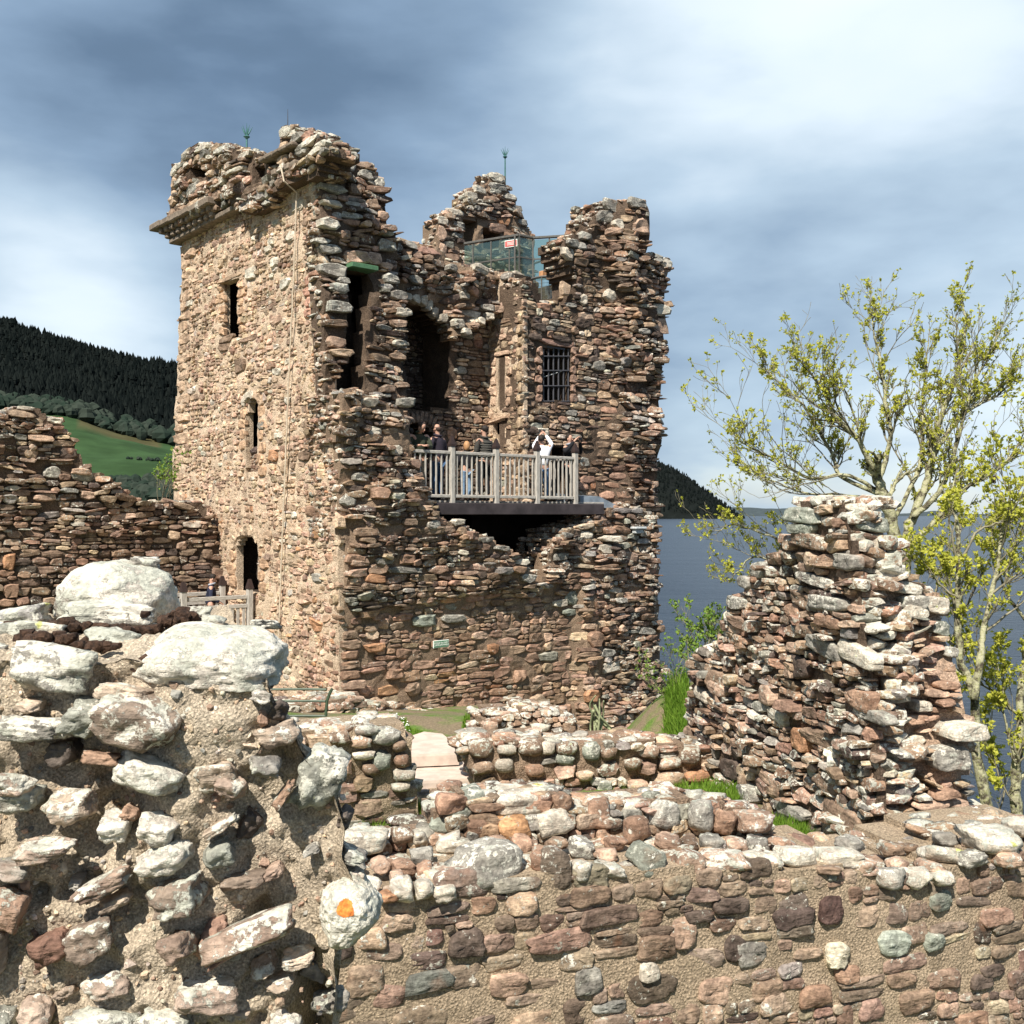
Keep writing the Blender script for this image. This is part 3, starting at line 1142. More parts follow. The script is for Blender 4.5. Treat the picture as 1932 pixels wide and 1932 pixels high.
# dressed corner stones and window jambs
y = 468
k = 0
while y < 940:
    hh = rng.uniform(15, 25)
    wq = 15 if k % 2 else 24
    xl = np.interp(y, (460, 940), (345, 326))
    wf.append((xl + wq / 2, y + hh / 2, wq, hh - 1.5, 0, (.46, .335, .235), .08, .03, 'FLAG'))
    y += hh
    k += 1
for (xa, y0, y1, ws) in ((417, 534, 634, (12, 17, 12, 20, 12)), (455, 527, 630, (9, 14, 9, 14, 9, 12)), (460, 770, 850, (10, 14, 9, 13)), (494, 765, 900, (10, 15, 9, 14, 10, 16)),
                         (583, 520, 600, (13, 16, 12, 16)), (440, 1035, 1110, (12, 16, 12)), (492, 1030, 1120, (12, 18, 12, 16))):
    ys = np.linspace(y0, y1, len(ws) + 1)
    for q, wq in enumerate(ws):
        s = -1 if xa in (417, 460, 440, 583) else 1
        wf.append((xa + s * (wq - 10) / 2, (ys[q] + ys[q + 1]) / 2, wq, ys[q + 1] - ys[q] - 1.5, 0, (.47, .32, .21) if xa != 583 else (.46, .27, .2), .06, .03, 'FLAG'))
wf.append((436, 524, 44, 9, -4, TANC, .1, .04, 'FLAG'))
for an in np.linspace(-75, 75, 9):
    ar = math.radians(an)
    wf.append((478 + 17 * math.sin(ar), 764 - 20 * math.cos(ar), 6, 15, an * .8, PALE if rng.rand() < .5 else TANC, .2, .05, 'FLAG'))
for an in np.linspace(-80, 80, 11):
    ar = math.radians(an)
    wf.append((466 + 26 * math.sin(ar), 1032 - 31 * math.cos(ar), 9, 22, an * .8, (.5, .39, .28), .15, .05, 'FLAG'))
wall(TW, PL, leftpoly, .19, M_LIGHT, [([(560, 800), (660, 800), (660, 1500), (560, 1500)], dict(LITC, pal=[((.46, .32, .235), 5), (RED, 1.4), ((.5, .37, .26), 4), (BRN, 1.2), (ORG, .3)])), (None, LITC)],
     [win1, win2, niche, slot, door], .11, lambda u, z: .03 * fbm(np.stack((u * .8, z * .8, 0 * u), -1), 2, 4), .03,
     dict(EDGE, pal=PAL_LIT, holes=False, sides=0, zmin=6), wf, sink=.010)
wall(TW, PL.off(-.2), [(p[0] - (18 if p[0] > 560 else 0), p[1]) for p in leftpoly], 1.0, M_SHADE, [], [[(408, 500), (475, 495), (475, 660), (408, 665)], [(440, 735), (515, 730), (515, 850), (440, 850)], door, [(560, 498), (588, 495), (588, 528), (560, 528)]], .11, None, .03)
wall(TW, PL.off(-1.22), [(390, 470), (590, 470), (590, 1130), (390, 1130)], .2, M_SHADE, [], [], .2)
# the blind recess under the arched slit, set a hand deep
wall(TW, PL.off(-.14), [(452, 846), (496, 846), (496, 900), (452, 900)], .1, M_LIGHT, [(None, dict(SQR, h=(.1, .18)))], [], .1)

# broken front: upper stump with the window embrasure
PU = PR.off(0, lean=.137, z0=-.3)
stump = [(592, 318), (602, 300), (635, 294), (657, 298), (702, 315), (722, 340), (728, 365), (725, 400), (730, 438), (748, 452), (750, 540), (763, 586), (762, 629), (771, 653), (760, 686), (766, 719), (769, 758),
         (772, 810), (622, 810), (612, 640), (603, 560), (598, 420)]
emb = [(650, 512), (704, 512), (697, 560), (690, 600), (684, 690), (680, 745), (628, 745), (640, 690), (654, 680), (652, 600)]
sf = []
for (x, y, w, h, c, li) in ((612, 426, 42, 24, PALE, 1.0), (615, 389, 38, 12, PALE, .9), (613, 342, 28, 26, GRY, .6), (606, 455, 30, 12, GRY, .9), (622, 470, 38, 18, GRY, .6), (625, 510, 48, 26, GRY, .7), (643, 530, 22, 12, GRY, .7),
                            (630, 547, 40, 20, GRY, 1.0), (630, 583, 46, 22, GRY, 1.), (625, 612, 42, 14, BRN, .4), (627, 648, 32, 20, PNK, .4), (632, 668, 40, 15, TANC, .4), (727, 464, 34, 22, GRY, .9), (672, 485, 44, 26, PNK, .25),
                            (706, 488, 26, 24, PNK, .2), (727, 503, 24, 14, PNK, .3), (735, 527, 30, 20, GRY, .7), (745, 560, 34, 18, GRY, .4), (752, 592, 30, 16, PALE, .5), (744, 612, 28, 14, PNK, .3), (752, 648, 32, 12, PALE, .5),
                            (750, 672, 32, 15, BRN, .4), (655, 315, 26, 20, GRY, .7), (690, 330, 26, 18, GRY, .6), (716, 345, 18, 20, GRY, .7), (665, 360, 24, 22, BRN, .3), (700, 385, 22, 20, BRN, .3), (718, 410, 20, 18, PNK, .3)):
    sf.append((x, y, w, h, rng.uniform(-5, 5), c, li, .16 if x < 660 else .12))
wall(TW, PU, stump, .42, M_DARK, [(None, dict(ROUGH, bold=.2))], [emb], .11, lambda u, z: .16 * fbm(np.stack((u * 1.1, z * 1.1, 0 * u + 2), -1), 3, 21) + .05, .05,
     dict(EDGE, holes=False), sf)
emb2 = [(636, 505), (728, 512), (726, 560), (722, 690), (712, 752), (612, 752), (612, 690), (622, 600)]
inner = [(max(p[0], 24 + np.interp(p[1], (300, 420, 540, 640, 810), (598, 598, 603, 612, 624))), p[1]) for p in stump]
wall(TW, PU.off(-.45), inner, .95, M_SHADE, [], [emb2], .11, None, .04, None)
wall(TW, PU.off(-1.4), inner, .2, M_SHADE, [], [], .2, None, .04, None)
# lower front wall with the V-shaped breach
lowpoly = [(640, 1460), (640, 1200), (637, 1000), (630, 860), (624, 742), (660, 738), (690, 745), (757, 775), (770, 830), (785, 900), (803, 950), (820, 971), (843, 988), (867, 990), (893, 1008), (922, 1019), (948, 1038), (970, 1053),
           (982, 1068), (996, 1088), (1012, 1096), (1024, 1076), (1028, 1050), (1042, 1020), (1066, 1001), (1104, 988), (1131, 972), (1150, 961), (1180, 953), (1230, 967), (1236, 1027), (1234, 1139), (1241, 1240), (1248, 1308), (1258, 1470)]
zt = lambda py, Y: (HY - py) / F * Y


def rel_low(u, z):
    r = .14 * fbm(np.stack((u * .9, z * .9, 0 * u + 7), -1), 3, 33)
    rough = np.clip((z + 2.1) / .7, 0, 1)            # the facing survives only low down
    right = np.clip((u - 6.55) / .25, 0, 1)
    return np.maximum(rough, right) * (.16 + r) + .02 * r


lf = []
for (x, y, w, h, c, li) in ((800, 1171, 42, 22, GRN, .35), (853, 1167, 44, 15, GRY, .5), (755, 1075, 70, 12, GRY, .6), (717, 1058, 34, 14, GRY, .5), (672, 1060, 36, 16, PNK, .3), (1075, 1128, 24, 24, GRN, .6), (1055, 1138, 26, 14, PALE, .5),
                            (1072, 1155, 24, 14, GRN, .5), (1144, 1257, 34, 22, PALE, .7), (1134, 1230, 32, 16, GRY, .6), (972, 1060, 28, 12, PALE, .6), (855, 985, 24, 12, PALE, .6), (906, 1018, 26, 10, GRY, .6), (934, 1034, 26, 10, GRY, .6),
                            (985, 1090, 28, 16, GRY, .7), (806, 990, 22, 16, GRY, .7), (760, 1055, 30, 20, RED, .1), (665, 1055, 36, 18, RED, .2), (660, 1198, 26, 16, BRN, .1), (660, 1216, 36, 18, BRN, .1), (660, 1235, 34, 18, RED, .1), (658, 1254, 38, 16, BRN, .1),
                            (660, 1272, 36, 17, RED, .1), (664, 1292, 42, 18, PNK, .1), (657, 1312, 38, 18, PNK, .1), (745, 1272, 32, 20, RED, .05), (930, 1225, 20, 20, ORG, .05), (980, 1275, 22, 22, RED, .05), (1015, 1322, 30, 26, TANC, .1), (780, 1300, 30, 24, BRN, .1),
                            (705, 1222, 40, 16, ORG, .05), (1110, 1205, 26, 30, RED, .1), (1100, 1310, 24, 24, ORG, .1), (880, 1328, 30, 22, RED, .1), (700, 1090, 38, 16, ORG, .1), (640, 985, 22, 26, TANC, .3), (1050, 1050, 26, 14, GRY, .6), (1100, 1010, 24, 16, PALE, .6),
                            (1130, 1035, 22, 18, PALE, .6), (1180, 1050, 30, 20, PNK, .3), (655, 945, 26, 20, GRY, .5), (675, 900, 30, 16, GRY, .6), (700, 815, 28, 18, PALE, .6), (740, 850, 22, 20, PALE, .5), (760, 760, 30, 18, GRY, .6), (690, 760, 34, 18, PALE, .5)):
    lf.append((x, y, w, h, rng.uniform(-6, 6), c, li, .08))
flat_reg = [(635, 1185), (700, 1165), (780, 1140), (860, 1128), (900, 1120), (1000, 1125), (1128, 1120), (1128, 1500), (600, 1500)]
end_reg = [(1128, 900), (1300, 900), (1300, 1500), (1128, 1500)]
lowpoly = [(max(p[0], 8 + np.interp(p[1], (742, 860, 1000, 1200), (624, 630, 637, 640))) if p[0] < 650 else p[0], p[1]) for p in lowpoly]
wall(TW, PR, lowpoly, 1.3, M_TAN, [(flat_reg, FLATR), (end_reg, dict(ROUGH, h=(.10, .20), pal=PAL_RUIN, lich=.6, bold=.2)), (None, ROUGH)], [], .11, rel_low, .04, dict(EDGE, dens=.6, size=(.08, .17)), lf, thickf=lambda u, z: np.interp(z, (-2.3, -1.9), (1.3, .38)))
# rubble foot of the front wall
wall(TW, PR.off(.75), [(545, 1330), (620, 1322), (660, 1318), (705, 1330), (745, 1335), (780, 1348), (850, 1352), (872, 1372), (885, 1430), (540, 1430)], .9, M_TAN,
     [(None, dict(ROUGH, pal=PAL_LOW, lich=.8, h=(.12, .22)))], [], .11, lambda u, z: .1 * fbm(np.stack((u, z, 0 * u + 1), -1), 2, 3), .05, dict(EDGE, pal=PAL_LOW, lich=.9), ())

# inner walls
PG = PR.off(-1.0)
pgpoly = [(985, 958), (985, 530), (1000, 520), (1005, 545), (1006, 570), (1080, 572), (1085, 530), (1074, 514), (1068, 490), (1058, 459), (1078, 447), (1095, 443), (1111, 433), (1112, 412), (1123, 402), (1124, 386), (1150, 383), (1188, 388), (1197, 406), (1194, 484), (1220, 486), (1240, 490), (1253, 490),
          (1256, 505), (1245, 568), (1247, 595), (1241, 659), (1236, 689), (1234, 764), (1231, 809), (1230, 975), (1130, 966)]
grill_h = [(1025, 655), (1077, 655), (1077, 758), (1025, 758)]
door2 = [(1040, 842), (1072, 842), (1072, 960), (1040, 960)]


def rel_g(u, z):
    u1 = PG.uv(1130, 800)[0]
    u2 = PG.uv(1100, 500)[0]
    b = np.clip((u - u1) / .8, 0, 1) * .25 + np.clip((z - 5.6) / 1.2, 0, 1) * .15
    return b * (1 + .8 * fbm(np.stack((u * .9, z * .9, 0 * u + 5), -1), 3, 8))


gf = []
for (x, y, w, h, c, li) in ((1144, 559, 20, 26, PALE, .9), (1100, 566, 14, 20, PALE, .7), (1225, 588, 44, 22, PALE, 1.0), (1232, 618, 26, 30, PNK, .4), (1222, 492, 22, 18, GRY, .8), (1243, 500, 22, 20, PALE, .8), (1142, 393, 34, 22, GRY, .7), (1172, 393, 32, 18, GRY, .7),
                            (1128, 413, 30, 22, GRY, .6), (1180, 435, 30, 30, PNK, .2), (1145, 430, 22, 20, PALE, .4), (1095, 448, 22, 16, GRY, .6), (1073, 462, 26, 14, GRY, .7), (1066, 480, 22, 26, PALE, .5), (1020, 790, 26, 12, DRK, .1), (1005, 812, 26, 14, DRK, .1),
                            (1022, 815, 26, 16, PALE, .5), (990, 835, 18, 20, TANC, .2), (1065, 545, 16, 26, TANC, .3), (1018, 618, 30, 16, DRK, .1), (1060, 640, 40, 12, DRK, .1), (1010, 636, 24, 14, DRK, .1), (1100, 610, 24, 18, DRK, .1), (1120, 680, 18, 18, DRK, .1),
                            (1128, 690, 24, 20, GRY, .2), (1190, 730, 26, 22, DRK, .1), (1160, 735, 24, 18, BRN, .1)):
    gf.append((x, y, w, h, rng.uniform(-3, 3), c, li, .06))
for (xa, ws, s) in ((1019, (9, 13, 9, 14, 9, 12), -1), (1083, (9, 14, 9, 12, 9, 13), 1)):
    ys = np.linspace(653, 760, len(ws) + 1)
    for q, wq in enumerate(ws):
        gf.append((xa + s * (wq - 9) / 2, (ys[q] + ys[q + 1]) / 2, wq, ys[q + 1] - ys[q] - 1.5, 0, (.30, .20, .15), .15, .02, 'FLAG'))
gf.append((1051, 648, 64, 10, 1, (.3, .19, .15), .2, .03, 'FLAG'))
for y in range(590, 940, 22):
    gf.append((986, y + 10, 12 + 6 * (y // 22 % 2), 20, 0, (.44, .33, .22), .12, .02, 'FLAG'))
wall(TW, PG, pgpoly, .9, M_DARK, [([(1125, 440), (1270, 440), (1270, 960), (1180, 960), (1150, 700)], dict(ROUGH, bold=.2, pal=PAL_DRK, prot=(.05, .17))), ([(1085, 800), (1270, 800), (1270, 1000), (1085, 1000)], dict(FLATR, gap=.02)), (None, SQR)], [grill_h, door2], .1,
     rel_g, .03, dict(EDGE, holes=False, left_zmin=6.3, size=(.08, .17)), gf)
E0 = PG.w(PG.uv(985, 700)[0], 0, 0)[:2]
PE = Plane(E0 - dL * 6, dL)
pepoly = [(912, 512), (960, 516), (976, 535), (985, 570), (985, 958), (912, 955)]
slit = [(937, 676), (953, 673), (953, 764), (937, 764)]
swin = [(927, 797), (955, 793), (955, 832), (938, 832), (932, 815)]
tslot = [(950, 530), (967, 528), (966, 590), (953, 588)]
ef = []
for (xa, ws, s) in ((931, (10, 14, 10, 15, 10), -1), (959, (8, 12, 8, 12, 8), 1)):
    ys = np.linspace(672, 767, len(ws) + 1)
    for q, wq in enumerate(ws):
        ef.append((xa + s * (wq - 9) / 2, (ys[q] + ys[q + 1]) / 2, wq, ys[q + 1] - ys[q] - 1.5, 0, (.5, .36, .26), .1, .03, 'FLAG'))
ef.append((946, 667, 36, 8, 0, (.5, .36, .26), .1, .04, 'FLAG'))
ef.append((940, 791, 38, 7, -6, (.48, .35, .25), .2, .07, 'FLAG'))
wall(TW, PE.off(-.16), pepoly, .7, M_SHADE, [], [[(928, 668), (985, 668), (985, 772), (928, 772)], [(918, 790), (985, 788), (985, 838), (918, 838)], tslot], .1, None, .02)
wall(TW, PE.off(-.8), pepoly, .1, M_SHADE, [], [], .2)
wall(TW, PE, pepoly, .15, M_LIGHT, [(None, dict(LITC, h=(.12, .22), pal=[(TANC, 5), (PNK, 3), (BRN, 3.5), (GRY, .8)]))], [slit, swin, tslot], .1, None, .02, dict(EDGE, holes=False), ef, sink=.01)
cu = PE.uv(922, 700)[0]
B0 = PE.w(cu, 0, 0)[:2]
PB = Plane(B0 - dR * 5, dR)
arch = [(757, 772), (755, 640), (757, 600), (766, 580), (778, 574), (792, 573), (808, 577), (824, 587), (838, 604), (846, 625), (848, 660), (846, 772)]
larch = [(740, 862), (748, 815), (760, 798), (778, 792), (795, 797), (812, 810), (826, 832), (832, 862)]
bf = []
for an in np.linspace(-80, 62, 16):
    ar = math.radians(an)
    bf.append((790 + 50 * math.sin(ar), 850 - 64 * math.cos(ar), 8, 20, an * .75, (.2, .15, .115), .2, .05, 'FLAG'))
wall(TW, PB, [(680, 440), (735, 445), (790, 458), (850, 478), (880, 500), (934, 512), (934, 950), (680, 950)], 1.2, M_DARK, [(None, dict(SQR, pal=[(BRN, 6), (TANC, 2), (RED, 2), (DRK, 1.6), (GRY, 1)]))], [arch, larch], .1, None, .03,
     dict(EDGE, holes=False), bf)
wall(TW, PB.off(-1.25), [(690, 540), (900, 540), (900, 1000), (690, 1000)], .3, M_SHADE, [(None, dict(SQR, pal=[(DRK, 4), (BRN, 1)]))], [], .12)
wall(TW, PB.off(-1.0), [(690, 930), (1150, 930), (1150, 1150), (690, 1150)], .3, VOID_SHADE, [], [], .2)  # shade under the balcony deck is painted on this wall
# what is left of the vault, with its broken arch edge
PV = PB.off(.42)
vpoly = [(715, 438), (735, 443), (760, 450), (790, 458), (823, 469), (848, 488), (870, 505), (900, 508), (960, 514), (1000, 512), (992, 545), (978, 566), (964, 582), (940, 592), (918, 604), (900, 613), (884, 622), (870, 628), (852, 640), (846, 616), (838, 598), (824, 582), (806, 571), (790, 566), (772, 566), (758, 572), (745, 556)]
vf = []
for (x, y, w, h, c, li) in ((762, 560, 24, 14, PALE, .6), (780, 564, 18, 14, PALE, .6), (797, 567, 14, 18, PALE, .5), (812, 575, 13, 18, PALE, .4), (827, 588, 13, 20, PALE, .4), (838, 600, 14, 16, PALE, .4), (860, 612, 20, 18, PALE, .8), (872, 628, 16, 14, PALE, .8), (890, 614, 14, 12, PNK, .4),
                            (905, 606, 14, 14, PALE, .7), (918, 598, 14, 14, PALE, .7), (932, 586, 22, 14, PNK, .2), (950, 580, 18, 12, PNK, .2), (895, 512, 30, 16, PALE, .7), (845, 508, 18, 14, GRY, .7), (740, 470, 26, 16, GRY, .7), (868, 560, 18, 12, PALE, .6), (775, 530, 26, 16, GRY, .5),
                            (800, 490, 20, 14, BRN, .3), (985, 518, 22, 14, PALE, .8)):
    vf.append((x, y, w, h, rng.uniform(-12, 12), c, li, .14))
wall(TW, PV, vpoly, .5, M_TAN, [(None, dict(ROUGH, h=(.10, .21), pal=[(BRN, 5), (RED, 3), (GRY, 2), (PNK, 2), (DRK, 1.5), (PALE, .5)], bold=.25, tilt=.2))], [tslot], .1,
     lambda u, z: .2 * fbm(np.stack((u * 1.0, z * 1.0, 0 * u + 4), -1), 3, 51), .06, dict(EDGE, dens=.6, size=(.08, .16), sides=1), vf)
# north and east walls closing the shell (seen only from the side)
wall(TW, PB.off(-1.6), [(560, 545), (960, 545), (960, 1150), (560, 1150)], .8, M_DARK, [], [], .25)
# cap-house gable on the far corner
PC = PR.off(-6.6)
gable = [(826, 414), (843, 410), (846, 398), (864, 394), (881, 389), (879, 369), (890, 358), (900, 352), (923, 350), (926, 332), (938, 327), (952, 332), (957, 354), (968, 370), (974, 380), (981, 396), (984, 412), (994, 421), (1002, 432), (1009, 446), (1012, 560), (826, 560)]
gh1 = [(878, 415), (903, 414), (896, 462), (878, 462)]
gh2 = [(914, 430), (944, 433), (944, 470), (914, 470)]
cf = []
for (x, y, w, h, c, li) in ((938, 336, 28, 16, PALE, 1.0), (938, 353, 32, 14, GRY, .9), (905, 358, 24, 14, PALE, 1.0), (890, 370, 22, 16, PALE, .9), (862, 402, 24, 12, PALE, .9), (835, 416, 20, 14, PALE, .9), (834, 440, 16, 30, PNK, .4), (834, 470, 16, 26, PNK, .4),
                            (963, 372, 22, 12, GRY, .8), (975, 395, 20, 14, GRY, .7), (985, 420, 18, 12, GRY, .6), (938, 430, 34, 18, (.3, .2, .15), .2), (866, 425, 22, 12, GRY, .8), (862, 445, 22, 10, GRY, .8), (950, 418, 22, 14, ORG, .1), (960, 440, 24, 12, RED, .1)):
    cf.append((x, y, w, h, rng.uniform(-5, 5), c, li, .06))
wall(TW, PC, gable, .8, M_TAN, [(None, dict(ROUGH, h=(.12, .22), lich=.7, bold=.05))], [gh1, gh2], .11, None, .04, dict(EDGE, lich=1.0), cf)
wall(TW, PC.off(-1.0), [(840, 425), (960, 425), (960, 560), (840, 560)], .3, M_SHADE, [], [], .2)
# east outer wall, plain courses
PEo = Plane(PG.w(PG.uv(1215, 700)[0], 0, 0)[:2], -np.array((.636, -.772)))
wall(TW, PEo, [(1205, 560), (1000, 540), (1000, 1250), (1205, 1350)], .3, M_DARK, [], [], .25)

# parapet: far turret, corner turret, cornice
PP = PL.off(.32)
turret = [(321, 311), (340, 308), (347, 290), (357, 284), (375, 273), (405, 271), (430, 278), (447, 288), (473, 288), (487, 297), (506, 306), (511, 316), (505, 345), (515, 365), (500, 388), (478, 400), (455, 398), (430, 380), (424, 388), (318, 432)]
tf = []
for (x, y, w, h, c, li) in ((328, 322, 14, 18, PALE, .9), (326, 345, 12, 24, TANC, .3), (325, 375, 13, 30, TANC, .2), (323, 408, 14, 26, BRN, .2), (352, 292, 20, 14, PALE, .9), (385, 280, 26, 14, PALE, .8), (420, 283, 24, 12, GRY, .9), (460, 293, 22, 10, PALE, .8),
                            (422, 340, 14, 18, PALE, .8), (367, 358, 24, 22, GRY, .6), (408, 368, 18, 20, BRN, .2), (372, 385, 26, 16, TANC, .3), (440, 350, 18, 20, BRN, .3), (345, 395, 22, 20, BRN, .3), (395, 395, 24, 16, BRN, .2)):
    tf.append((x, y, w, h, rng.uniform(-5, 5), c, li, .05))
skyh = [(472, 309), (497, 312), (496, 334), (472, 335)]
wall(TW, PP, turret, .9, M_DARK, [(None, dict(ROUGH, h=(.10, .2), pal=PAL_RUIN + [(GRY, 3)], lich=.8))], [skyh, [(361, 315), (390, 314), (388, 335), (364, 336)]], .09, lambda u, z: .08 * fbm(np.stack((u, z, 0 * u + 9), -1), 3, 5), .05,
     dict(EDGE, lich=1.0), tf)
wall(TW, PP.off(-1.0), [(340, 300), (420, 292), (420, 400), (340, 410)], .2, M_SHADE, [], [], .2)
corner = [(528, 249), (531, 240), (545, 237), (556, 246), (572, 248), (592, 258), (608, 267), (620, 276), (620, 287), (604, 299), (597, 322), (590, 332), (545, 345), (515, 366), (512, 340), (524, 318)]
kf = []
for (x, y, w, h, c, li) in ((540, 250, 18, 22, PALE, 1.0), (535, 280, 14, 22, TANC, .4), (560, 262, 26, 20, GRY, .7), (585, 268, 26, 16, PALE, 1.0), (606, 275, 28, 14, PALE, 1.0), (570, 284, 26, 22, GRY, .7), (595, 288, 34, 14, PALE, 1.0), (608, 288, 20, 12, GRY, .8), (536, 302, 18, 16, TANC, .4),
                            (550, 325, 18, 20, BRN, .3), (530, 345, 20, 16, BRN, .3)):
    kf.append((x, y, w, h, rng.uniform(-4, 4), c, li, .07))
wall(TW, PP, corner, .75, M_DARK, [(None, dict(ROUGH, h=(.12, .22), lich=.8))], [], .09, None, .04, dict(EDGE, lich=1.0), kf)
TW.finish('rubble')

CORN = plain('cornice_stone', (.19, .15, .115), .95, .3, 8, .02)
for (xa, ya, xb, yb, n, o, hh) in ((316, 436, 429, 384, 6, .52, .17), (336, 459, 520, 363, 9, .26, .14), (517, 366, 594, 328, 5, .30, .17), (525, 311, 590, 279, 5, .50, .10)):
    for k in range(n):
        if k and rng.rand() < .1:
            continue
        f0, f1 = k / n, (k + .97) / n
        p0, p1 = PL.px(xa + (xb - xa) * f0, ya + (yb - ya) * f0), PL.px(xa + (xb - xa) * f1, ya + (yb - ya) * f1)
        c = (p0 + p1) / 2
        c[:2] += PL.n * (o / 2 - .1)
        m = MB()
        m.box(c, (np.linalg.norm(p1[:2] - p0[:2]), o + .2, hh * rng.uniform(.9, 1.1)), PL.axes(), .025, .006)
        m.part('cornice_block', CORN, tower)
for (xa, ya, xb, yb, n, o) in ((324, 443, 426, 396, 10, .42), (331, 451, 426, 406, 9, .34), (540, 335, 590, 314, 4, .42)):
    for k in range(n):
        f = (k + .5) / n
        p = PL.px(xa + (xb - xa) * f, ya + (yb - ya) * f)
        p[:2] += PL.n * (o / 2 - .05)
        MB().box(p, (.20, o + .1, .15), PL.axes(), .03, .008).part('corbel', CORN, tower)
# lintels, grille, flashing
c = PU.px(676, 507, .05)
MB().box(c, (.66, .5, .10), PU.axes(), .008).part('steel_lintel', GREENB, tower)
gp = link('window_grille', MB().box(PG.px(1051, 656, -.06), (.62, .05, .04), PG.axes()).mesh('window_grille'), IRON, tower)
for x in (1028, 1037.5, 1047, 1056.5, 1066, 1075):
    p0, p1 = PG.px(x, 662, -.06), PG.px(x, 758, -.06)
    sub('bar', MB().tube([p0, p1], .022, 6).mesh('bar'), IRON, gp)
    sub('bar_finial', MB().tube([p0 + (0, 0, -.01), p0 + (0, 0, .04), p0 + (0, 0, .075)], [.016, .032, .004], 6).mesh('bar_finial'), IRON, gp)
for y in (672, 699, 728, 757):
    p0, p1 = PG.px(1025, y, -.04), PG.px(1077, y, -.04)
    sub('cross_bar', MB().tube([p0, p1], .02, 6).mesh('cross_bar'), IRON, gp)
sub('loose_lath', MB().tube([PG.px(1030, 711, -.12), PG.px(1070, 698, -.12)], .012, 5).mesh('loose_lath'), LAMPG, gp)
MB().box(PG.px(1050, 900, -1.6), (3.2, .2, 9), PG.axes()).part('inner_back_wall', VOID_SHADE, tower)  # near-black colour stands in for shade behind the grille and doorway
fl = MB()
a_, b_ = PR.w(*PR.uv(1100, 948), -.1), PR.w(*PR.uv(1172, 955), -.1)
bk = np.array((*(-PR.n * .9), 0))
fl.add([a_ + (0, 0, .16), b_ + (0, 0, .0), b_ + bk + (0, 0, .12), a_ + bk + (0, 0, .24), a_, b_ - (0, 0, .12), b_ + bk, a_ + bk,
        (a_ + b_) / 2 + (0, 0, .2), (a_ + b_) / 2 + bk + (0, 0, .26)], [(0, 8, 9, 3), (8, 1, 2, 9), (0, 4, 5, 1, 8), (3, 9, 2, 6, 7), (0, 3, 7, 4), (1, 5, 6, 2), (4, 7, 6, 5)])
fl.part('lead_flashing', LEAD, tower)

# ------------------------------------------------------------ curtain wall on the left
PCW = Plane((-7.3, 25.7), dR)
cw = empty('curtain_wall', (-10.5, 22.9, -4.5), 'dark broken rubble wall stepping down to meet the left side of the tower', 'ruined wall')
CW = Masonry(cw, 300)
cwp = [(-200, 770), (0, 779), (26, 773), (42, 765), (70, 766), (87, 783), (117, 794), (121, 806), (141, 824), (145, 852), (159, 858), (157, 880), (193, 898), (219, 912), (232, 926), (262, 944), (326, 946), (378, 950), (386, 958), (400, 985), (412, 1010), (417, 1060), (417, 1230), (-200, 1230)]
cwf = []
for (x, y, w, h, c, li) in ((50, 770, 30, 8, PALE, .8), (105, 794, 28, 12, PALE, .8), (100, 891, 34, 22, GRY, .7), (85, 938, 40, 16, PNK, .3), (165, 935, 28, 16, PNK, .2), (60, 856, 26, 16, TANC, .3), (40, 990, 26, 12, RED, .1), (128, 855, 36, 22, DRK, 0), (45, 850, 24, 18, DRK, 0), (70, 900, 30, 10, DRK, 0),
                            (390, 1045, 18, 20, BRN, .1), (330, 1010, 22, 16, TANC, .2), (345, 1030, 18, 16, PNK, .1), (15, 1060, 24, 30, ORG, .1), (20, 1115, 30, 26, RED, .1)):
    cwf.append((x, y, w, h, rng.uniform(-5, 5), c, li, .07))
wall(CW, PCW, cwp, 1.1, M_DARK, [([(-300, 700), (500, 700), (500, 1010), (-300, 1000)], dict(ROUGH, h=(.08, .17), asp=(1.5, 3.8), pal=PAL_DRK + [(TANC, 1.5)])), (None, dict(SQR, h=(.10, .22), pal=[(BRN, 6), (DRK, 3), (RED, 2.5), (TANC, 1)], prot=(.01, .07)))], [], .11,
     lambda u, z: .10 * fbm(np.stack((u * .9, z * .9, 0 * u), -1), 3, 61), .05, dict(EDGE, size=(.09, .2), lich=.6), cwf)
CW.finish()

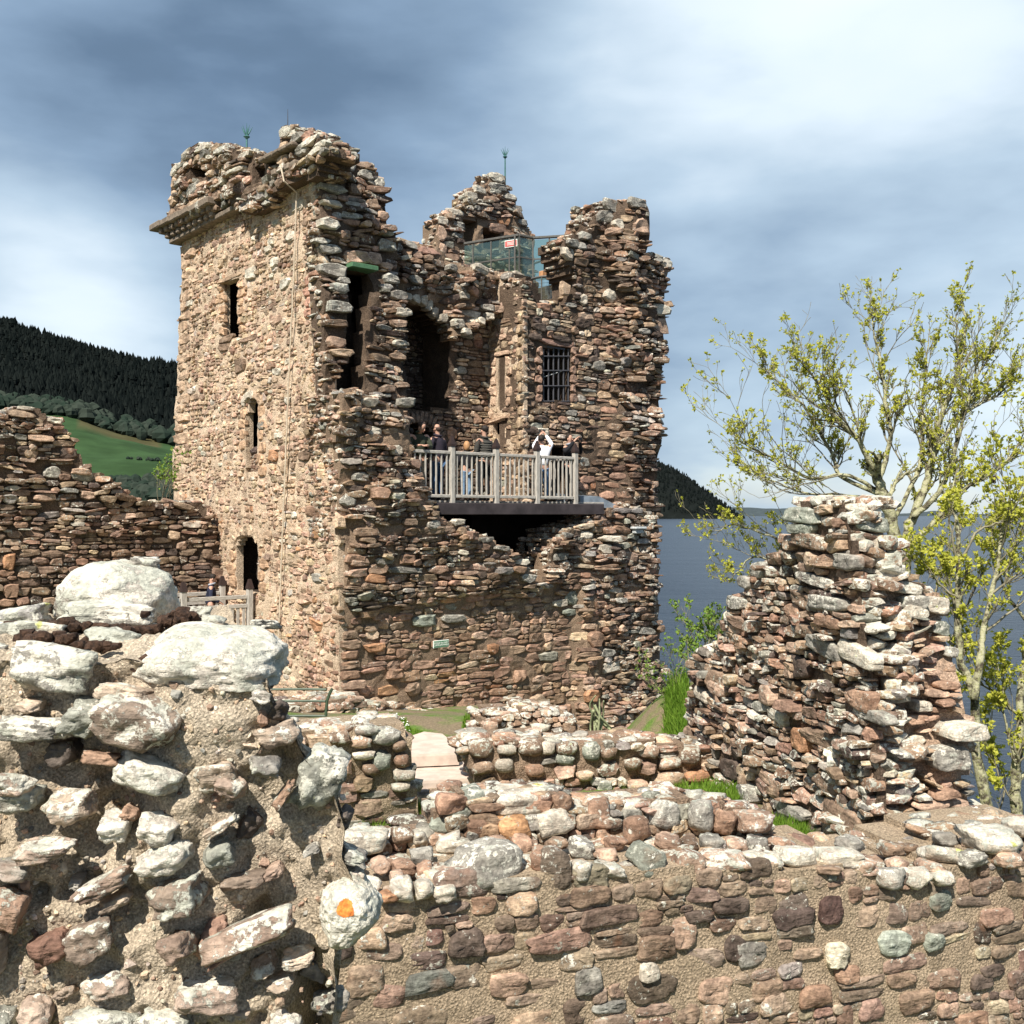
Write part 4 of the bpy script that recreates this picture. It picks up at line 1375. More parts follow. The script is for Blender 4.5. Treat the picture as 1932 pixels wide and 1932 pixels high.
# ------------------------------------------------------------ gabled ruin on the right
PRW = Plane((2.4, 13.9), (1.02, -4.2))
rw = empty('gabled_ruin', (3.2, 11.5, -3.4), 'tall jagged wall fragment rising to a point in front of the leafing tree', 'ruined wall')
RW = Masonry(rw, 300)
rwp = [(1280, 1440), (1284, 1400), (1291, 1348), (1308, 1277), (1317, 1232), (1363, 1200), (1362, 1172), (1378, 1127), (1404, 1119), (1405, 1090), (1424, 1066), (1457, 1056), (1488, 1011), (1502, 960), (1522, 944), (1560, 942), (1588, 945), (1606, 1040), (1622, 1200), (1640, 1320), (1652, 1480), (1660, 1640), (1500, 1600), (1400, 1520), (1300, 1470)]
rf = []
for (x, y, w, h, c, li) in ((1524, 972, 54, 30, GRN, .7), (1524, 998, 38, 18, GRN, .4), (1535, 1020, 60, 30, BRN, .8), (1391, 1137, 34, 24, GRY, .9), (1427, 1076, 22, 30, GRY, .7), (1405, 1098, 22, 22, GRY, .6), (1545, 1094, 58, 20, GRY, .9), (1530, 1069, 40, 20, PNK, .4), (1600, 1060, 40, 30, GRY, .4),
                            (1510, 1130, 34, 30, BRN, .4), (1570, 1138, 66, 28, GRY, .9), (1575, 1172, 46, 26, RED, .3), (1490, 1152, 32, 26, RED, .4), (1520, 1190, 34, 26, BRN, .3), (1560, 1220, 60, 30, GRY, .4), (1618, 1235, 70, 34, PALE, .7), (1500, 1222, 34, 20, PNK, .4), (1512, 1260, 28, 40, DRK, .1),
                            (1470, 1350, 32, 24, PALE, .8), (1380, 1450, 36, 36, DRK, .2), (1540, 1390, 60, 30, BRN, .2), (1505, 1395, 30, 40, ORG, .1), (1620, 1320, 44, 40, RED, .2), (1450, 1310, 30, 36, PNK, .3), (1355, 1280, 26, 30, BRN, .3), (1330, 1310, 26, 22, PALE, .4), (1360, 1300, 30, 24, PNK, .5),
                            (1640, 1350, 64, 22, GRY, .7), (1590, 1540, 80, 40, BRN, .3), (1500, 1530, 50, 26, GRY, .5), (1560, 1480, 46, 26, BRN, .4), (1455, 1470, 40, 24, PNK, .5), (1420, 1420, 34, 26, BRN, .5)):
    rf.append((x, y, w, h, rng.uniform(-4, 10), c, li, .06, 'FACE'))
RUIN = dict(h=(.065, .15), asp=(1.2, 2.9), split=.3, wob=.06, prot=(.01, .075), bold=.10, tilt=.13, pal=PAL_RUIN, lod='SLAB', lich=.7, gap=.004, skip=.02)
wall(RW, PRW, rwp, .6, M_DARK, [(None, RUIN)], [], .08, lambda u, z: .06 * fbm(np.stack((u * 1.1, z * 1.1, 0 * u), -1), 3, 71), .04, dict(EDGE, size=(.08, .17), lod='SLAB', lich=1.1, dens=.9), rf, thickf=lambda u, z: np.interp(z, (-2.6, -1.2, -.4), (.95, .5, .3)) * np.clip((4.25 - u) / 1.2, .12, 1))
PRE = Plane((3.40, 9.72), (.97, .24), lean=.2, z0=-3.2)
rep = [(1640, 1640), (1640, 1480), (1632, 1320), (1618, 1200), (1604, 1060), (1585, 946), (1602, 945), (1622, 961), (1657, 984), (1661, 1019), (1678, 1051), (1697, 1086), (1730, 1106), (1760, 1112), (1797, 1138), (1794, 1180), (1802, 1258), (1803, 1316), (1828, 1371), (1825, 1426), (1818, 1473), (1849, 1539), (1862, 1640)]
xf = []
for (x, y, w, h, c, li, pr) in ((1600, 957, 40, 14, PALE, .9, .08), (1625, 988, 62, 28, GRN, .7, .14), (1634, 1020, 46, 28, PALE, .9, .12), (1662, 1080, 44, 28, PALE, .9, .12), (1605, 1045, 30, 20, GRY, .6, .06), (1700, 1108, 50, 22, PALE, .9, .12), (1712, 1135, 46, 26, GRY, .6, .1), (1716, 1152, 44, 24, PALE, .7, .1), (1766, 1142, 50, 32, PALE, .9, .12),
                                (1778, 1185, 34, 26, GRN, .6, .1), (1670, 1145, 36, 18, GRN, .5, .08), (1690, 1222, 30, 16, GRY, .6, .1), (1795, 1372, 66, 30, PALE, .9, .24), (1660, 1360, 64, 24, PNK, .4, .1), (1732, 1330, 34, 20, PALE, .6, .14), (1775, 1425, 62, 44, GRY, .8, .16), (1716, 1240, 40, 12, RED, .2, .1), (1745, 1265, 40, 12, PNK, .2, .14),
                                (1700, 1270, 36, 14, RED, .2, .12), (1775, 1290, 40, 14, RED, .1, .14), (1755, 1305, 44, 14, PNK, .1, .12), (1720, 1355, 40, 16, RED, .3, .12), (1765, 1490, 46, 16, RED, .2, .18), (1740, 1510, 60, 14, PNK, .1, .16), (1790, 1510, 44, 12, PNK, .2, .14), (1760, 1540, 50, 14, PNK, .2, .1), (1700, 1470, 40, 18, GRY, .5, .08), (1690, 1500, 36, 18, GRY, .5, .06),
                                (1712, 1545, 76, 28, PALE, .9, .1), (1820, 1560, 60, 24, GRY, .7, .1), (1690, 1430, 36, 20, PALE, .6, .08), (1795, 1230, 26, 20, GRY, .5, .1), (1655, 1275, 40, 36, RED, .15, .05)):
    xf.append((x, y, w, h, rng.uniform(-4, 10), c, li, pr, 'FACE'))
wall(RW, PRE, rep, .8, M_PINK, [([(1560, 940), (1720, 940), (1690, 1300), (1680, 1640), (1600, 1640)], dict(RUIN, prot=(.02, .12))), (None, dict(RUIN, skip=.2, prot=(.03, .17), tilt=.22, gap=.016, h=(.06, .13), asp=(1.4, 3.2), pal=[(PNK, 4), (RED, 3), (GRY, 1.5), (TANC, 3), (PALE, 1)], lich=.35))], [], .08,
     lambda u, z: .09 * fbm(np.stack((u * 1.6, z * 1.6, 0 * u), -1), 3, 81), .05, dict(EDGE, size=(.08, .17), lod='SLAB', lich=1.1, dens=.9), xf)
RW.finish()

# ------------------------------------------------------------ low walls between the path and the tower
lw = empty('low_wall', (.9, 12.7, -3.4), 'low boulder-topped rubble wall running right from the flagstone path', 'low wall')
LW = Masonry(lw, 300)
PLW = Plane(P(880, 970, 12.4)[:2], P(1340, 970, 13.1)[:2] - P(880, 970, 12.4)[:2])
lwp = [(872, 1418), (884, 1402), (927, 1398), (984, 1394), (1042, 1402), (1090, 1402), (1130, 1406), (1180, 1400), (1250, 1402), (1300, 1412), (1345, 1416), (1350, 1520), (1000, 1530), (915, 1490), (890, 1450)]
lwf = []
for (x, y, w, h, c, li) in ((907, 1411, 48, 35, BRN, .9), (1000, 1409, 48, 38, BRN, .9), (1034, 1409, 28, 25, PALE, .5), (1069, 1410, 42, 28, BRN, .9), (1063, 1431, 36, 20, GRN, .5), (1115, 1417, 37, 34, GRN, .7), (950, 1442, 37, 29, PALE, .5), (909, 1446, 44, 24, BRN, .5), (1007, 1452, 36, 25, RED, .3), (1146, 1421, 32, 28, BRN, .6),
                            (1307, 1427, 42, 36, BRN, .9), (955, 1412, 38, 20, PALE, .7), (1225, 1418, 40, 26, PNK, .8), (1265, 1440, 44, 26, PNK, .9), (1190, 1440, 34, 24, BRN, .8), (1260, 1470, 60, 30, TANC, .6), (1200, 1480, 44, 24, PNK, .6), (1100, 1462, 36, 22, TANC, .7), (1320, 1466, 50, 26, ORG, .3)):
    lwf.append((x, y, w, h, rng.uniform(-8, 8), c, li, .09, 'MID'))
LOWC = dict(h=(.10, .2), asp=(1.0, 2.0), split=.2, wob=.06, prot=(.02, .08), tilt=.12, pal=PAL_LOW, lod='SLAB', lich=.75, gap=.005, skip=.02)
wall(LW, PLW, lwp, .7, M_TAN, [(None, LOWC)], [], .08, lambda u, z: .05 * fbm(np.stack((u, z, 0 * u), -1), 2, 4), .04, dict(EDGE, size=(.1, .17), lod='MID', lich=.8, pal=PAL_LOW), lwf)
LW.finish()

sw = empty('rubble_stub', (.5, 14.5, -3.5), 'sloping stub of mortared rubble with a tilted grey slab at the foot of the tower', 'low wall')
SW = Masonry(sw, 200)
PSW = Plane(P(900, 970, 14.2)[:2], P(1115, 970, 14.7)[:2] - P(900, 970, 14.2)[:2], lean=.5, z0=-3.4)
wall(SW, PSW, [(905, 1420), (912, 1382), (922, 1362), (945, 1348), (985, 1341), (1050, 1338), (1072, 1348), (1090, 1366), (1112, 1396), (1115, 1420)], .9, M_TAN, [(None, dict(LOWC, h=(.07, .14), pal=PAL_LOW + [(TANC, 4)], prot=(.0, .06)))], [], .07, None, .04,
     dict(EDGE, size=(.08, .15), lod='MID', lich=.9, pal=PAL_LOW), [(953, 1388, 52, 30, -12, GRN, .6, .16, 'MID'), (925, 1372, 28, 26, 5, PNK, .5, .1, 'MID'), (935, 1358, 24, 16, 0, RED, .5, .1, 'MID'), (1100, 1396, 36, 26, 8, PALE, .8, .1, 'MID'), (1020, 1372, 40, 16, 3, PALE, .9, .08, 'MID')])
SW.finish()

ll = empty('low_wall', (-1.6, 11.2, -3.4), 'short rubble wall end with rounded grey boulders just left of the flagstone path', 'low wall')
LL = Masonry(ll, 200)
PLL = Plane(P(500, 970, 10.6)[:2], P(785, 970, 11.2)[:2] - P(500, 970, 10.6)[:2])
llf = [(x, y, w, h, rng.uniform(-6, 6), c, li, .1, 'MID') for (x, y, w, h, c, li) in ((727, 1388, 56, 36, GRY, .9), (679, 1397, 42, 26, PNK, .9), (719, 1434, 37, 42, GRN, .5), (757, 1434, 30, 28, RED, .4), (761, 1461, 42, 26, PALE, .6), (684, 1423, 42, 18, PALE, .9), (640, 1390, 44, 26, BRN, .8), (750, 1405, 28, 24, BRN, .3), (690, 1376, 46, 20, GRY, .9), (700, 1450, 34, 22, BRN, .4), (755, 1482, 36, 18, PALE, .6))]
wall(LL, PLL, [(480, 1380), (640, 1374), (690, 1370), (745, 1366), (768, 1376), (772, 1410), (778, 1470), (788, 1500), (800, 1570), (480, 1600)], .7, M_MID, [([(400, 1480), (900, 1480), (900, 1650), (400, 1650)], dict(FLATR, h=(.09, .17), prot=(0, .03), pal=PAL_LOW)), (None, LOWC)], [], .08, None, .04,
     dict(EDGE, size=(.1, .17), lod='MID', lich=1.0, pal=PAL_LOW), llf)
LL.finish()

# flagged path: slabs with thickness, on a small retaining face
def slab(pts, z, th, name='flagstone'):
    m = MB()
    n = len(pts)
    q = [(p[0], p[1], z) for p in pts]
    c = np.mean(q, 0)
    ins = [c + (np.array(p) - c) * .975 for p in q]
    m.add([*(np.array(i) + (0, 0, .0) for i in ins), *(np.array(p) - (0, 0, .03) for p in q), *(np.array(p) - (0, 0, th) for p in q)],
          [tuple(range(n))] + [(k, (k + 1) % n, n + (k + 1) % n, n + k) for k in range(n)] + [(n + k, n + (k + 1) % n, 2 * n + (k + 1) % n, 2 * n + k) for k in range(n)] + [tuple(2 * n + k for k in reversed(range(n)))])
    return m


def onz(px, py, z):
    Y = (HY - py) and z * F / (HY - py)
    return ((px - CX) / F * Y, Y)


path = empty('flagstone_path', (-.9, 13.2, -3.5), 'pale pink flagstones laid as two broad steps towards the tower', 'path steps')
for pts, z in (([(781, 1475), (915, 1467), (905, 1452), (778, 1455)], -3.30), ([(778, 1454), (905, 1451), (880, 1432), (776, 1434)], -3.30),
               ([(771, 1424), (866, 1420), (862, 1404), (770, 1407)], -3.12), ([(770, 1406.5), (861, 1403.5), (835, 1384), (800, 1380), (769, 1390)], -3.12)):
    slab([onz(x, y, z) for x, y in pts], z, .16).part('flagstone', PAVE, path)
PST = Plane(P(700, 970, 12.55)[:2], P(930, 970, 12.75)[:2] - P(700, 970, 12.55)[:2])
PTH = Masonry(path, 120)
wall(PTH, PST, [(760, 1494), (925, 1488), (935, 1560), (760, 1560)], .25, M_MID, [(None, dict(FLATR, h=(.08, .16), prot=(0, .03), pal=PAL_LOW))], [], .07, None, .02)
PTH.finish()

# ------------------------------------------------------------ long wall across the front
FWA, FWB = P(600, 970, 6.3)[:2], P(1932, 970, 7.9)[:2]
PFW = Plane(FWA, FWB - FWA)
fw = empty('front_wall', (1.8, 7.3, -4.0), 'long mortared rubble wall with lichened coping stones crossing the foreground', 'rubble wall')
FW = Masonry(fw, 300)
fwp = [(560, 1712), (640, 1690), (700, 1705), (850, 1672), (930, 1668), (1000, 1656), (1300, 1642), (1500, 1638), (1650, 1642), (1665, 1664), (1760, 1668), (1800, 1640), (1900, 1610), (2060, 1590), (2060, 2080), (560, 2080)]
ff = [(x, y, w, h, rng.uniform(-5, 5), c, li, pr, 'FACE') for (x, y, w, h, c, li, pr) in
      ((810, 1850, 92, 38, (.15, .155, .135), .12, .03), (1224, 1832, 36, 32, PALE, .5, .05), (1580, 1802, 40, 44, (.6, .55, .42), .1, .04), (1688, 1780, 58, 46, (.36, .39, .33), .02, .03), (1570, 1718, 44, 52, (.11, .07, .06), .0, .03), (1498, 1732, 72, 36, (.095, .07, .06), .05, .03), (1775, 1700, 40, 38, GRN, .2, .04), (1762, 1775, 36, 32, GRN, .3, .05),
       (1060, 1775, 120, 40, (.33, .22, .17), .1, .03), (1150, 1728, 110, 34, (.16, .115, .09), .15, .03), (880, 1780, 66, 52, DRK, .15, .04), (1115, 1690, 74, 36, BRN, .3, .03), (985, 1705, 56, 44, TANC, .3, .03), (1290, 1760, 50, 60, PNK, .1, .02), (1240, 1790, 70, 50, BRN, .2, .03), (1420, 1800, 60, 46, GRY, .1, .02), (1380, 1710, 66, 30, DRK, .2, .03),
       (1540, 1880, 60, 40, RED, .2, .04), (1645, 1905, 44, 40, (.3, .2, .16), .05, .03), (1730, 1890, 66, 42, BRN, .1, .03), (700, 1770, 52, 40, TANC, .4, .03), (750, 1740, 60, 34, (.4, .3, .22), .3, .03), (690, 1850, 70, 60, (.33, .25, .18), .3, .02), (960, 1860, 66, 44, PNK, .1, .03), (1010, 1930, 90, 46, TANC, .2, .02), (1110, 1850, 50, 50, GRY, .2, .03),
       (1350, 1870, 60, 50, PNK, .1, .02), (1390, 1790, 44, 50, DRK, .05, .02), (1870, 1830, 44, 22, DRK, 0, .03), (1850, 1850, 40, 26, DRK, 0, .03), (1880, 1730, 60, 30, (.3, .2, .15), .1, .03), (1320, 1730, 50, 22, DRK, .1, .03), (640, 1790, 48, 38, DRK, .3, .03), (1450, 1870, 60, 40, BRN, .1, .02), (1600, 1840, 44, 30, RED, .1, .03), (1830, 1930, 60, 40, RED, .1, .03), (1700, 1850, 50, 26, BRN, .1, .03))]
FRONT = dict(h=(.07, .20), asp=(.9, 2.4), split=.34, wob=.09, prot=(.0, .018), tilt=.07, pal=PAL_FRONT, lod='FACE', lich=.35, gap=.006, skip=.03)
wall(FW, PFW, fwp, 1.15, M_MID, [(None, FRONT)], [], .06, lambda u, z: .02 * fbm(np.stack((u * .8, z * .8, 0 * u), -1), 2, 91), .014, dict(size=(.07, .14), lod='MID', lich=.8, pal=PAL_LOW, dens=.35, sides=0), ff, sink=.010)
# raised back course
PFB = PFW.off(-.8)
fbp = [(560, 1640), (640, 1592), (700, 1588), (770, 1582), (812, 1560), (830, 1520), (870, 1505), (1040, 1500), (1100, 1520), (1200, 1512), (1300, 1512), (1370, 1520), (1440, 1540), (1462, 1560), (1466, 1605), (1480, 1660), (560, 1700)]
wall(FW, PFB, fbp, .4, M_TAN, [(None, dict(LOWC, h=(.08, .15), lod='FACE'))], [], .06, None, .03, dict(EDGE, size=(.06, .13), lod='SLAB', lich=.9, pal=PAL_LOW, sides=0))
yf = lambda px: np.interp(px, (600, 1932), (6.3, 7.9))
for (x, y, w, h, c, li, rt) in ((869, 1515, 92, 54, GRN, .9, -14), (977, 1508, 128, 48, PALE, .8, 2), (904, 1554, 70, 42, RED, .15, 3), (969, 1561, 64, 36, (.40, .23, .12), .1, 0), (836, 1557, 56, 36, GRN, .3, 0), (1046, 1550, 76, 52, PALE, .6, -8), (1123, 1534, 58, 60, RED, .7, 5), (1073, 1519, 48, 22, PALE, .8, 8), (1192, 1523, 72, 38, PALE, .8, 3),
                                (1250, 1534, 62, 56, GRY, .9, 10), (1200, 1563, 58, 50, RED, .3, 0), (1322, 1540, 46, 62, GRY, .8, 2), (1285, 1525, 44, 34, PNK, .8, 0), (1367, 1546, 46, 46, RED, .4, 5), (1422, 1550, 74, 46, PNK, .8, 3), (688, 1586, 86, 52, PALE, .9, 6), (761, 1575, 52, 34, BRN, .7, 0), (790, 1578, 28, 26, PALE, .7, 0), (911, 1627, 136, 80, GRY, .75, 4),
                                (1034, 1627, 72, 64, RED, .6, 0), (796, 1615, 46, 34, GRY, .6, -5), (846, 1590, 54, 30, PALE, .8, -6), (1096, 1642, 40, 38, PALE, 1.0, 0), (1219, 1622, 76, 58, GRN, .7, 25), (1299, 1625, 64, 44, PNK, .8, 12), (1096, 1598, 52, 36, GRY, .7, 12), (984, 1592, 38, 26, RED, .3, 0), (1365, 1623, 94, 36, PNK, 1.0, 3), (1431, 1621, 78, 32, PALE, 1.0, 4),
                                (1500, 1616, 90, 42, PALE, 1.0, 8), (1578, 1617, 90, 36, PALE, 1.0, 4), (1630, 1632, 46, 26, PNK, .9, 3), (1427, 1594, 44, 32, GRY, .6, 0), (1676, 1656, 58, 40, GRY, 1.0, 4), (1728, 1655, 52, 34, PALE, 1.0, -4), (1774, 1657, 46, 26, PALE, .8, -3), (1866, 1587, 118, 56, PALE, 1.0, 6), (1780, 1584, 46, 28, GRY, .4, 0), (1774, 1614, 90, 30, PALE, 1.0, 14),
                                (1751, 1634, 50, 24, PNK, .8, 12), (1680, 1600, 40, 30, BRN, .7, 0), (1920, 1560, 60, 36, PALE, 1.0, 0), (650, 1625, 60, 34, GRY, .8, 10), (715, 1632, 36, 18, PNK, .3, -8), (730, 1690, 40, 22, ORG, .1, 4), (757, 1680, 46, 40, PALE, .9, 0), (800, 1676, 40, 34, PALE, .9, 0), (838, 1680, 46, 30, PALE, .9, -5), (760, 1635, 44, 26, RED, .3, 0),
                                (700, 1670, 40, 24, PALE, .8, 20), (750, 1658, 30, 20, PNK, .5, 0), (1150, 1640, 54, 26, PALE, .9, 4), (1140, 1612, 50, 24, PNK, .3, 0), (1160, 1590, 40, 24, RED, .4, 5), (1260, 1588, 50, 30, PNK, .5, 0), (1340, 1590, 44, 28, GRY, .6, 4), (1390, 1596, 40, 26, PNK, .6, 0), (1050, 1590, 40, 20, BRN, .6, 0), (870, 1592, 34, 20, PALE, .7, 0),
                                (1300, 1590, 34, 24, BRN, .6, 0), (1470, 1590, 40, 22, PNK, .8, 6), (1605, 1590, 60, 26, GRY, .8, 8), (1560, 1640, 50, 18, BRN, .4, 0), (940, 1592, 36, 22, PNK, .5, 0), (800, 1640, 34, 22, RED, .4, 0), (1690, 1630, 36, 22, PNK, .7, 0), (1835, 1620, 60, 30, GRY, .8, 0), (1900, 1620, 50, 30, PNK, .7, 0)):
    edge_y = np.interp(x, (640, 850, 1000, 1300, 1650, 1700, 1800, 1932), (1690, 1672, 1656, 1642, 1645, 1668, 1640, 1602))
    back = float(np.clip((edge_y - y - h * .25) / 115, -.02, 1.0))
    Y = yf(x) + back * .95 - .03
    p = P(x, y, Y)
    hw, hz = w * Y / F / 2, h * Y / F / 2
    FW.stone(p, PFW.axes(), (hw, max(hw * .8, .09), hz), 'BIG', np.array(c) * rng.uniform(.9, 1.1), li * .9, (rng.normal() * .12, math.radians(rt), rng.normal() * .15), 3)
FW.finish()

# ------------------------------------------------------------ broken wall end in the near foreground
fg = empty('boulder_wall', (-1.0, 3.3, -1.9), 'broken end of a boulder and mortar wall close up with white lichen on its big stones', 'rubble wall')
PF = Plane((-1.5, 2.95), (1.0, .10), lean=.06, z0=-.45)
fgp = [(-140, 1240), (60, 1235), (180, 1240), (300, 1250), (420, 1262), (500, 1285), (516, 1325), (560, 1385), (575, 1425), (640, 1490), (662, 1560), (648, 1610), (690, 1680), (660, 1760), (630, 1800), (640, 1860), (612, 2060), (-140, 2060)]


def fg_core():
    """mortar body: a finely broken face that turns into a flat top and a shaded end"""
    pg = PF.poly(fgp)
    cell = .0125
    u0, z0 = pg.min(0)
    u1, z1 = pg.max(0)
    nu, nz = int((u1 - u0) / cell), int((z1 - z0) / cell)
    uu, zz = np.meshgrid(np.linspace(u0, u1, nu), np.linspace(z0, z1, nz), indexing='ij')
    # right-hand outline and top outline as functions, so that the sheet can be rolled back round the edges
    pr = np.array([PF.uv(x, y) for x, y in ((500, 1262), (516, 1325), (556, 1385), (575, 1425), (630, 1490), (652, 1560), (645, 1610), (680, 1680), (655, 1760), (630, 1800), (635, 1860), (612, 2060))])
    pt = np.array([PF.uv(x, y) for x, y in ((-140, 1238), (60, 1235), (180, 1240), (300, 1250), (420, 1262), (500, 1285))])
    R = np.interp(-zz, -pr[:, 1], pr[:, 0])
    ragged = lambda u: .03 * fbm(np.stack((u * 5, 0 * u, 0 * u + 3), -1), 4, 77)
    Tz = np.interp(uu, pt[:, 0], pt[:, 1]) + ragged(uu)
    P3 = np.stack((uu, zz, 0 * uu), -1)
    rel = .05 * fbm(P3 * 3.6, 3, 401) + .016 * fbm(P3 * 22, 4, 402) + .006 * fbm(P3 * 90, 2, 403)
    hollow = np.clip(fbm(P3 * 6.5, 3, 404) - .5, 0, 1) * .12
    rel = rel - hollow
    zc_ = PF.uv(600, 1790)[1]
    rel = rel - .24 * np.clip((uu - (R - .17)) / .12, 0, 1) * np.clip((zc_ - zz) / .05, 0, 1)
    # rows beyond the top outline fold back to make the top; columns beyond the right outline fold back to make the end
    n_top, n_end = 70, 60
    tz = np.minimum(zz, Tz)
    ru = np.minimum(uu, R)
    front = PF.w(ru, tz, rel)
    V, Q = [], []

    def sheet(G):
        n, m = G.shape[:2]
        b = sum(len(v) for v in V)
        idx = np.arange(n * m).reshape(n, m) + b
        V.append(G.reshape(-1, 3))
        Q.append(np.stack((idx[:-1, :-1], idx[1:, :-1], idx[1:, 1:], idx[:-1, 1:]), -1).reshape(-1, 4))
    sheet(front)
    ut = np.linspace(u0, pr[0, 0] + .02, 150)
    dd = np.linspace(0, 1.15, n_top)
    U, D = np.meshgrid(ut, dd, indexing='ij')
    Zt = np.interp(U, pt[:, 0], pt[:, 1]) + ragged(U)
    D = D * np.interp(U, (PF.uv(300, 1250)[0], PF.uv(400, 1250)[0], PF.uv(500, 1250)[0]), (1.0, .5, .35))
    T3 = np.stack((U, D, 0 * U + 5), -1)
    rise = .03 * np.sin(np.clip(D / .5, 0, 1.57)) + .035 * fbm(T3 * 3.5, 4, 411) + .012 * fbm(T3 * 25, 3, 412)
    edge0 = PF.w(U, Zt, .05 * fbm(np.stack((U, Zt, 0 * U), -1) * 3.6, 3, 401))
    top = PF.w(U, Zt + rise * np.clip(D / .06, 0, 1), -D)
    k = np.clip(D / .08, 0, 1)[..., None]
    sheet(edge0 * (1 - k) + top * k)
    zs = np.linspace(z0, z1, nz)
    de = np.linspace(0, .95, n_end)
    Ze, De = np.meshgrid(zs, de, indexing='ij')
    Re = np.interp(-Ze, -pr[:, 1], pr[:, 0])
    E3 = np.stack((De, Ze, 0 * Ze + 9), -1)
    re = .07 * fbm(E3 * 4.0, 4, 421) + .02 * fbm(E3 * 20, 3, 422)
    tz2 = np.minimum(Ze, pt[-1, 1])
    end = PF.w(Re + re * np.clip(De / .1, 0, 1) - De * .25, tz2, -De + .03)
    sheet(end)
    me = np_mesh('mortar_core', np.concatenate(V), np.concatenate(Q), smooth=True)
    link('mortar_core', me, M_GRIT, fg)


fg_core()
c_ = PF.w(PF.uv(180, 2000)[0], -3.3, -.55)
MB().box(c_, (1.15, .8, 3.3), PF.axes(), .05).part('footing', M_GRIT, fg)
BOUL = {}


def boulder(cx, cy, w, h, rt, col, li, Y=None, out=.05, name='stone', deep=None, flat=False, seed=None):
    """one big close stone with a mesh of its own"""
    sd_ = rng.randint(99999) if seed is None else seed
    if flat:
        V, T = round_rock(sd_, 4, 7, 34, .07, 2.4, 1.05)
    else:
        V, T = round_rock(sd_, 4, 9, 34, .15, 1.9, .95)
    if flat in ('dome', 'egg'):
        V, T = ico(5 if flat == 'dome' else 6)
        V = V * ((np.abs(V) ** 2.7).sum(1) ** (-1 / 2.7))[:, None]
        q = V * 1.7 + seed
        V = V * (1 + .10 * fbm(q, 5, seed, .55) - .05 * np.abs(fbm(q * 2, 4, seed + 3)))[:, None]
        V[:, 0] *= 1 - .16 * V[:, 2] + .10 * V[:, 0] * V[:, 2]
        V[:, 2] = V[:, 2] if flat == 'egg' else np.where(V[:, 2] < -.45, -.45 + (V[:, 2] + .45) * .25, V[:, 2])
        V = V - (V.max(0) + V.min(0)) / 2
        V = V / np.abs(V).max(0)
    if Y is None:
        p = PF.px(cx, cy)
    else:
        p = P(cx, cy, Y)
    hw, hz = w * p[1] / F / 2, h * p[1] / F / 2
    dp = deep if deep else max(min(hw, hz) * 1.5, .05)
    R = PF.axes() @ rot_xyz(rng.normal() * .10, math.radians(rt), rng.normal() * .12)
    pos = p.copy()
    if Y is None:
        pos[:2] += PF.n * (out - dp * .55)
    V = (V * np.array((hw, dp, hz))) @ R.T + pos
    me = np_mesh(name, V, T, smooth=True)
    o = link(name, me, STONE_O, fg)
    g_ = np.array(col)
    g_ = g_ * .62 + .38 * g_.mean() * np.array((1.06, 1.0, .9))
    o.color = (*(g_ * rng.uniform(.93, 1.07)), li * 1.12 + .03)
    return o


WHT = (.55, .51, .43)
for a in (
    # stones lying on the top of the wall
    (222, 1112, 226, 112, 2, WHT, 1.2, 3.95, .05, 'stone', .2, 'dome', 12), (268, 1066, 66, 34, 6, GRY, 1.0, 4.0), (202, 1159, 190, 52, 2, GRY, 1.6, 3.62), (26, 1166, 130, 44, -8, (.42, .42, .40), 1.0, 3.75), (60, 1194, 150, 46, 3, GRN, 1.1, 3.45), (402, 1228, 274, 94, 5, WHT, 1.25, 3.14, .05, 'stone', .22, 'dome', 31),
    (213, 1213, 106, 56, 8, GRN, 1.1, 3.3), (370, 1160, 64, 34, -6, GRY, 1.1, 3.8), (403, 1172, 46, 26, 5, GRY, .9, 3.75), (110, 1262, 172, 98, 13, GRY, 1.15, 3.02), (-20, 1240, 80, 60, 5, GRY, .9, 3.3), (320, 1195, 60, 26, 4, TANC, .3, 3.5), (500, 1178, 60, 20, 0, GRY, .8, 3.4)):
    boulder(*a)
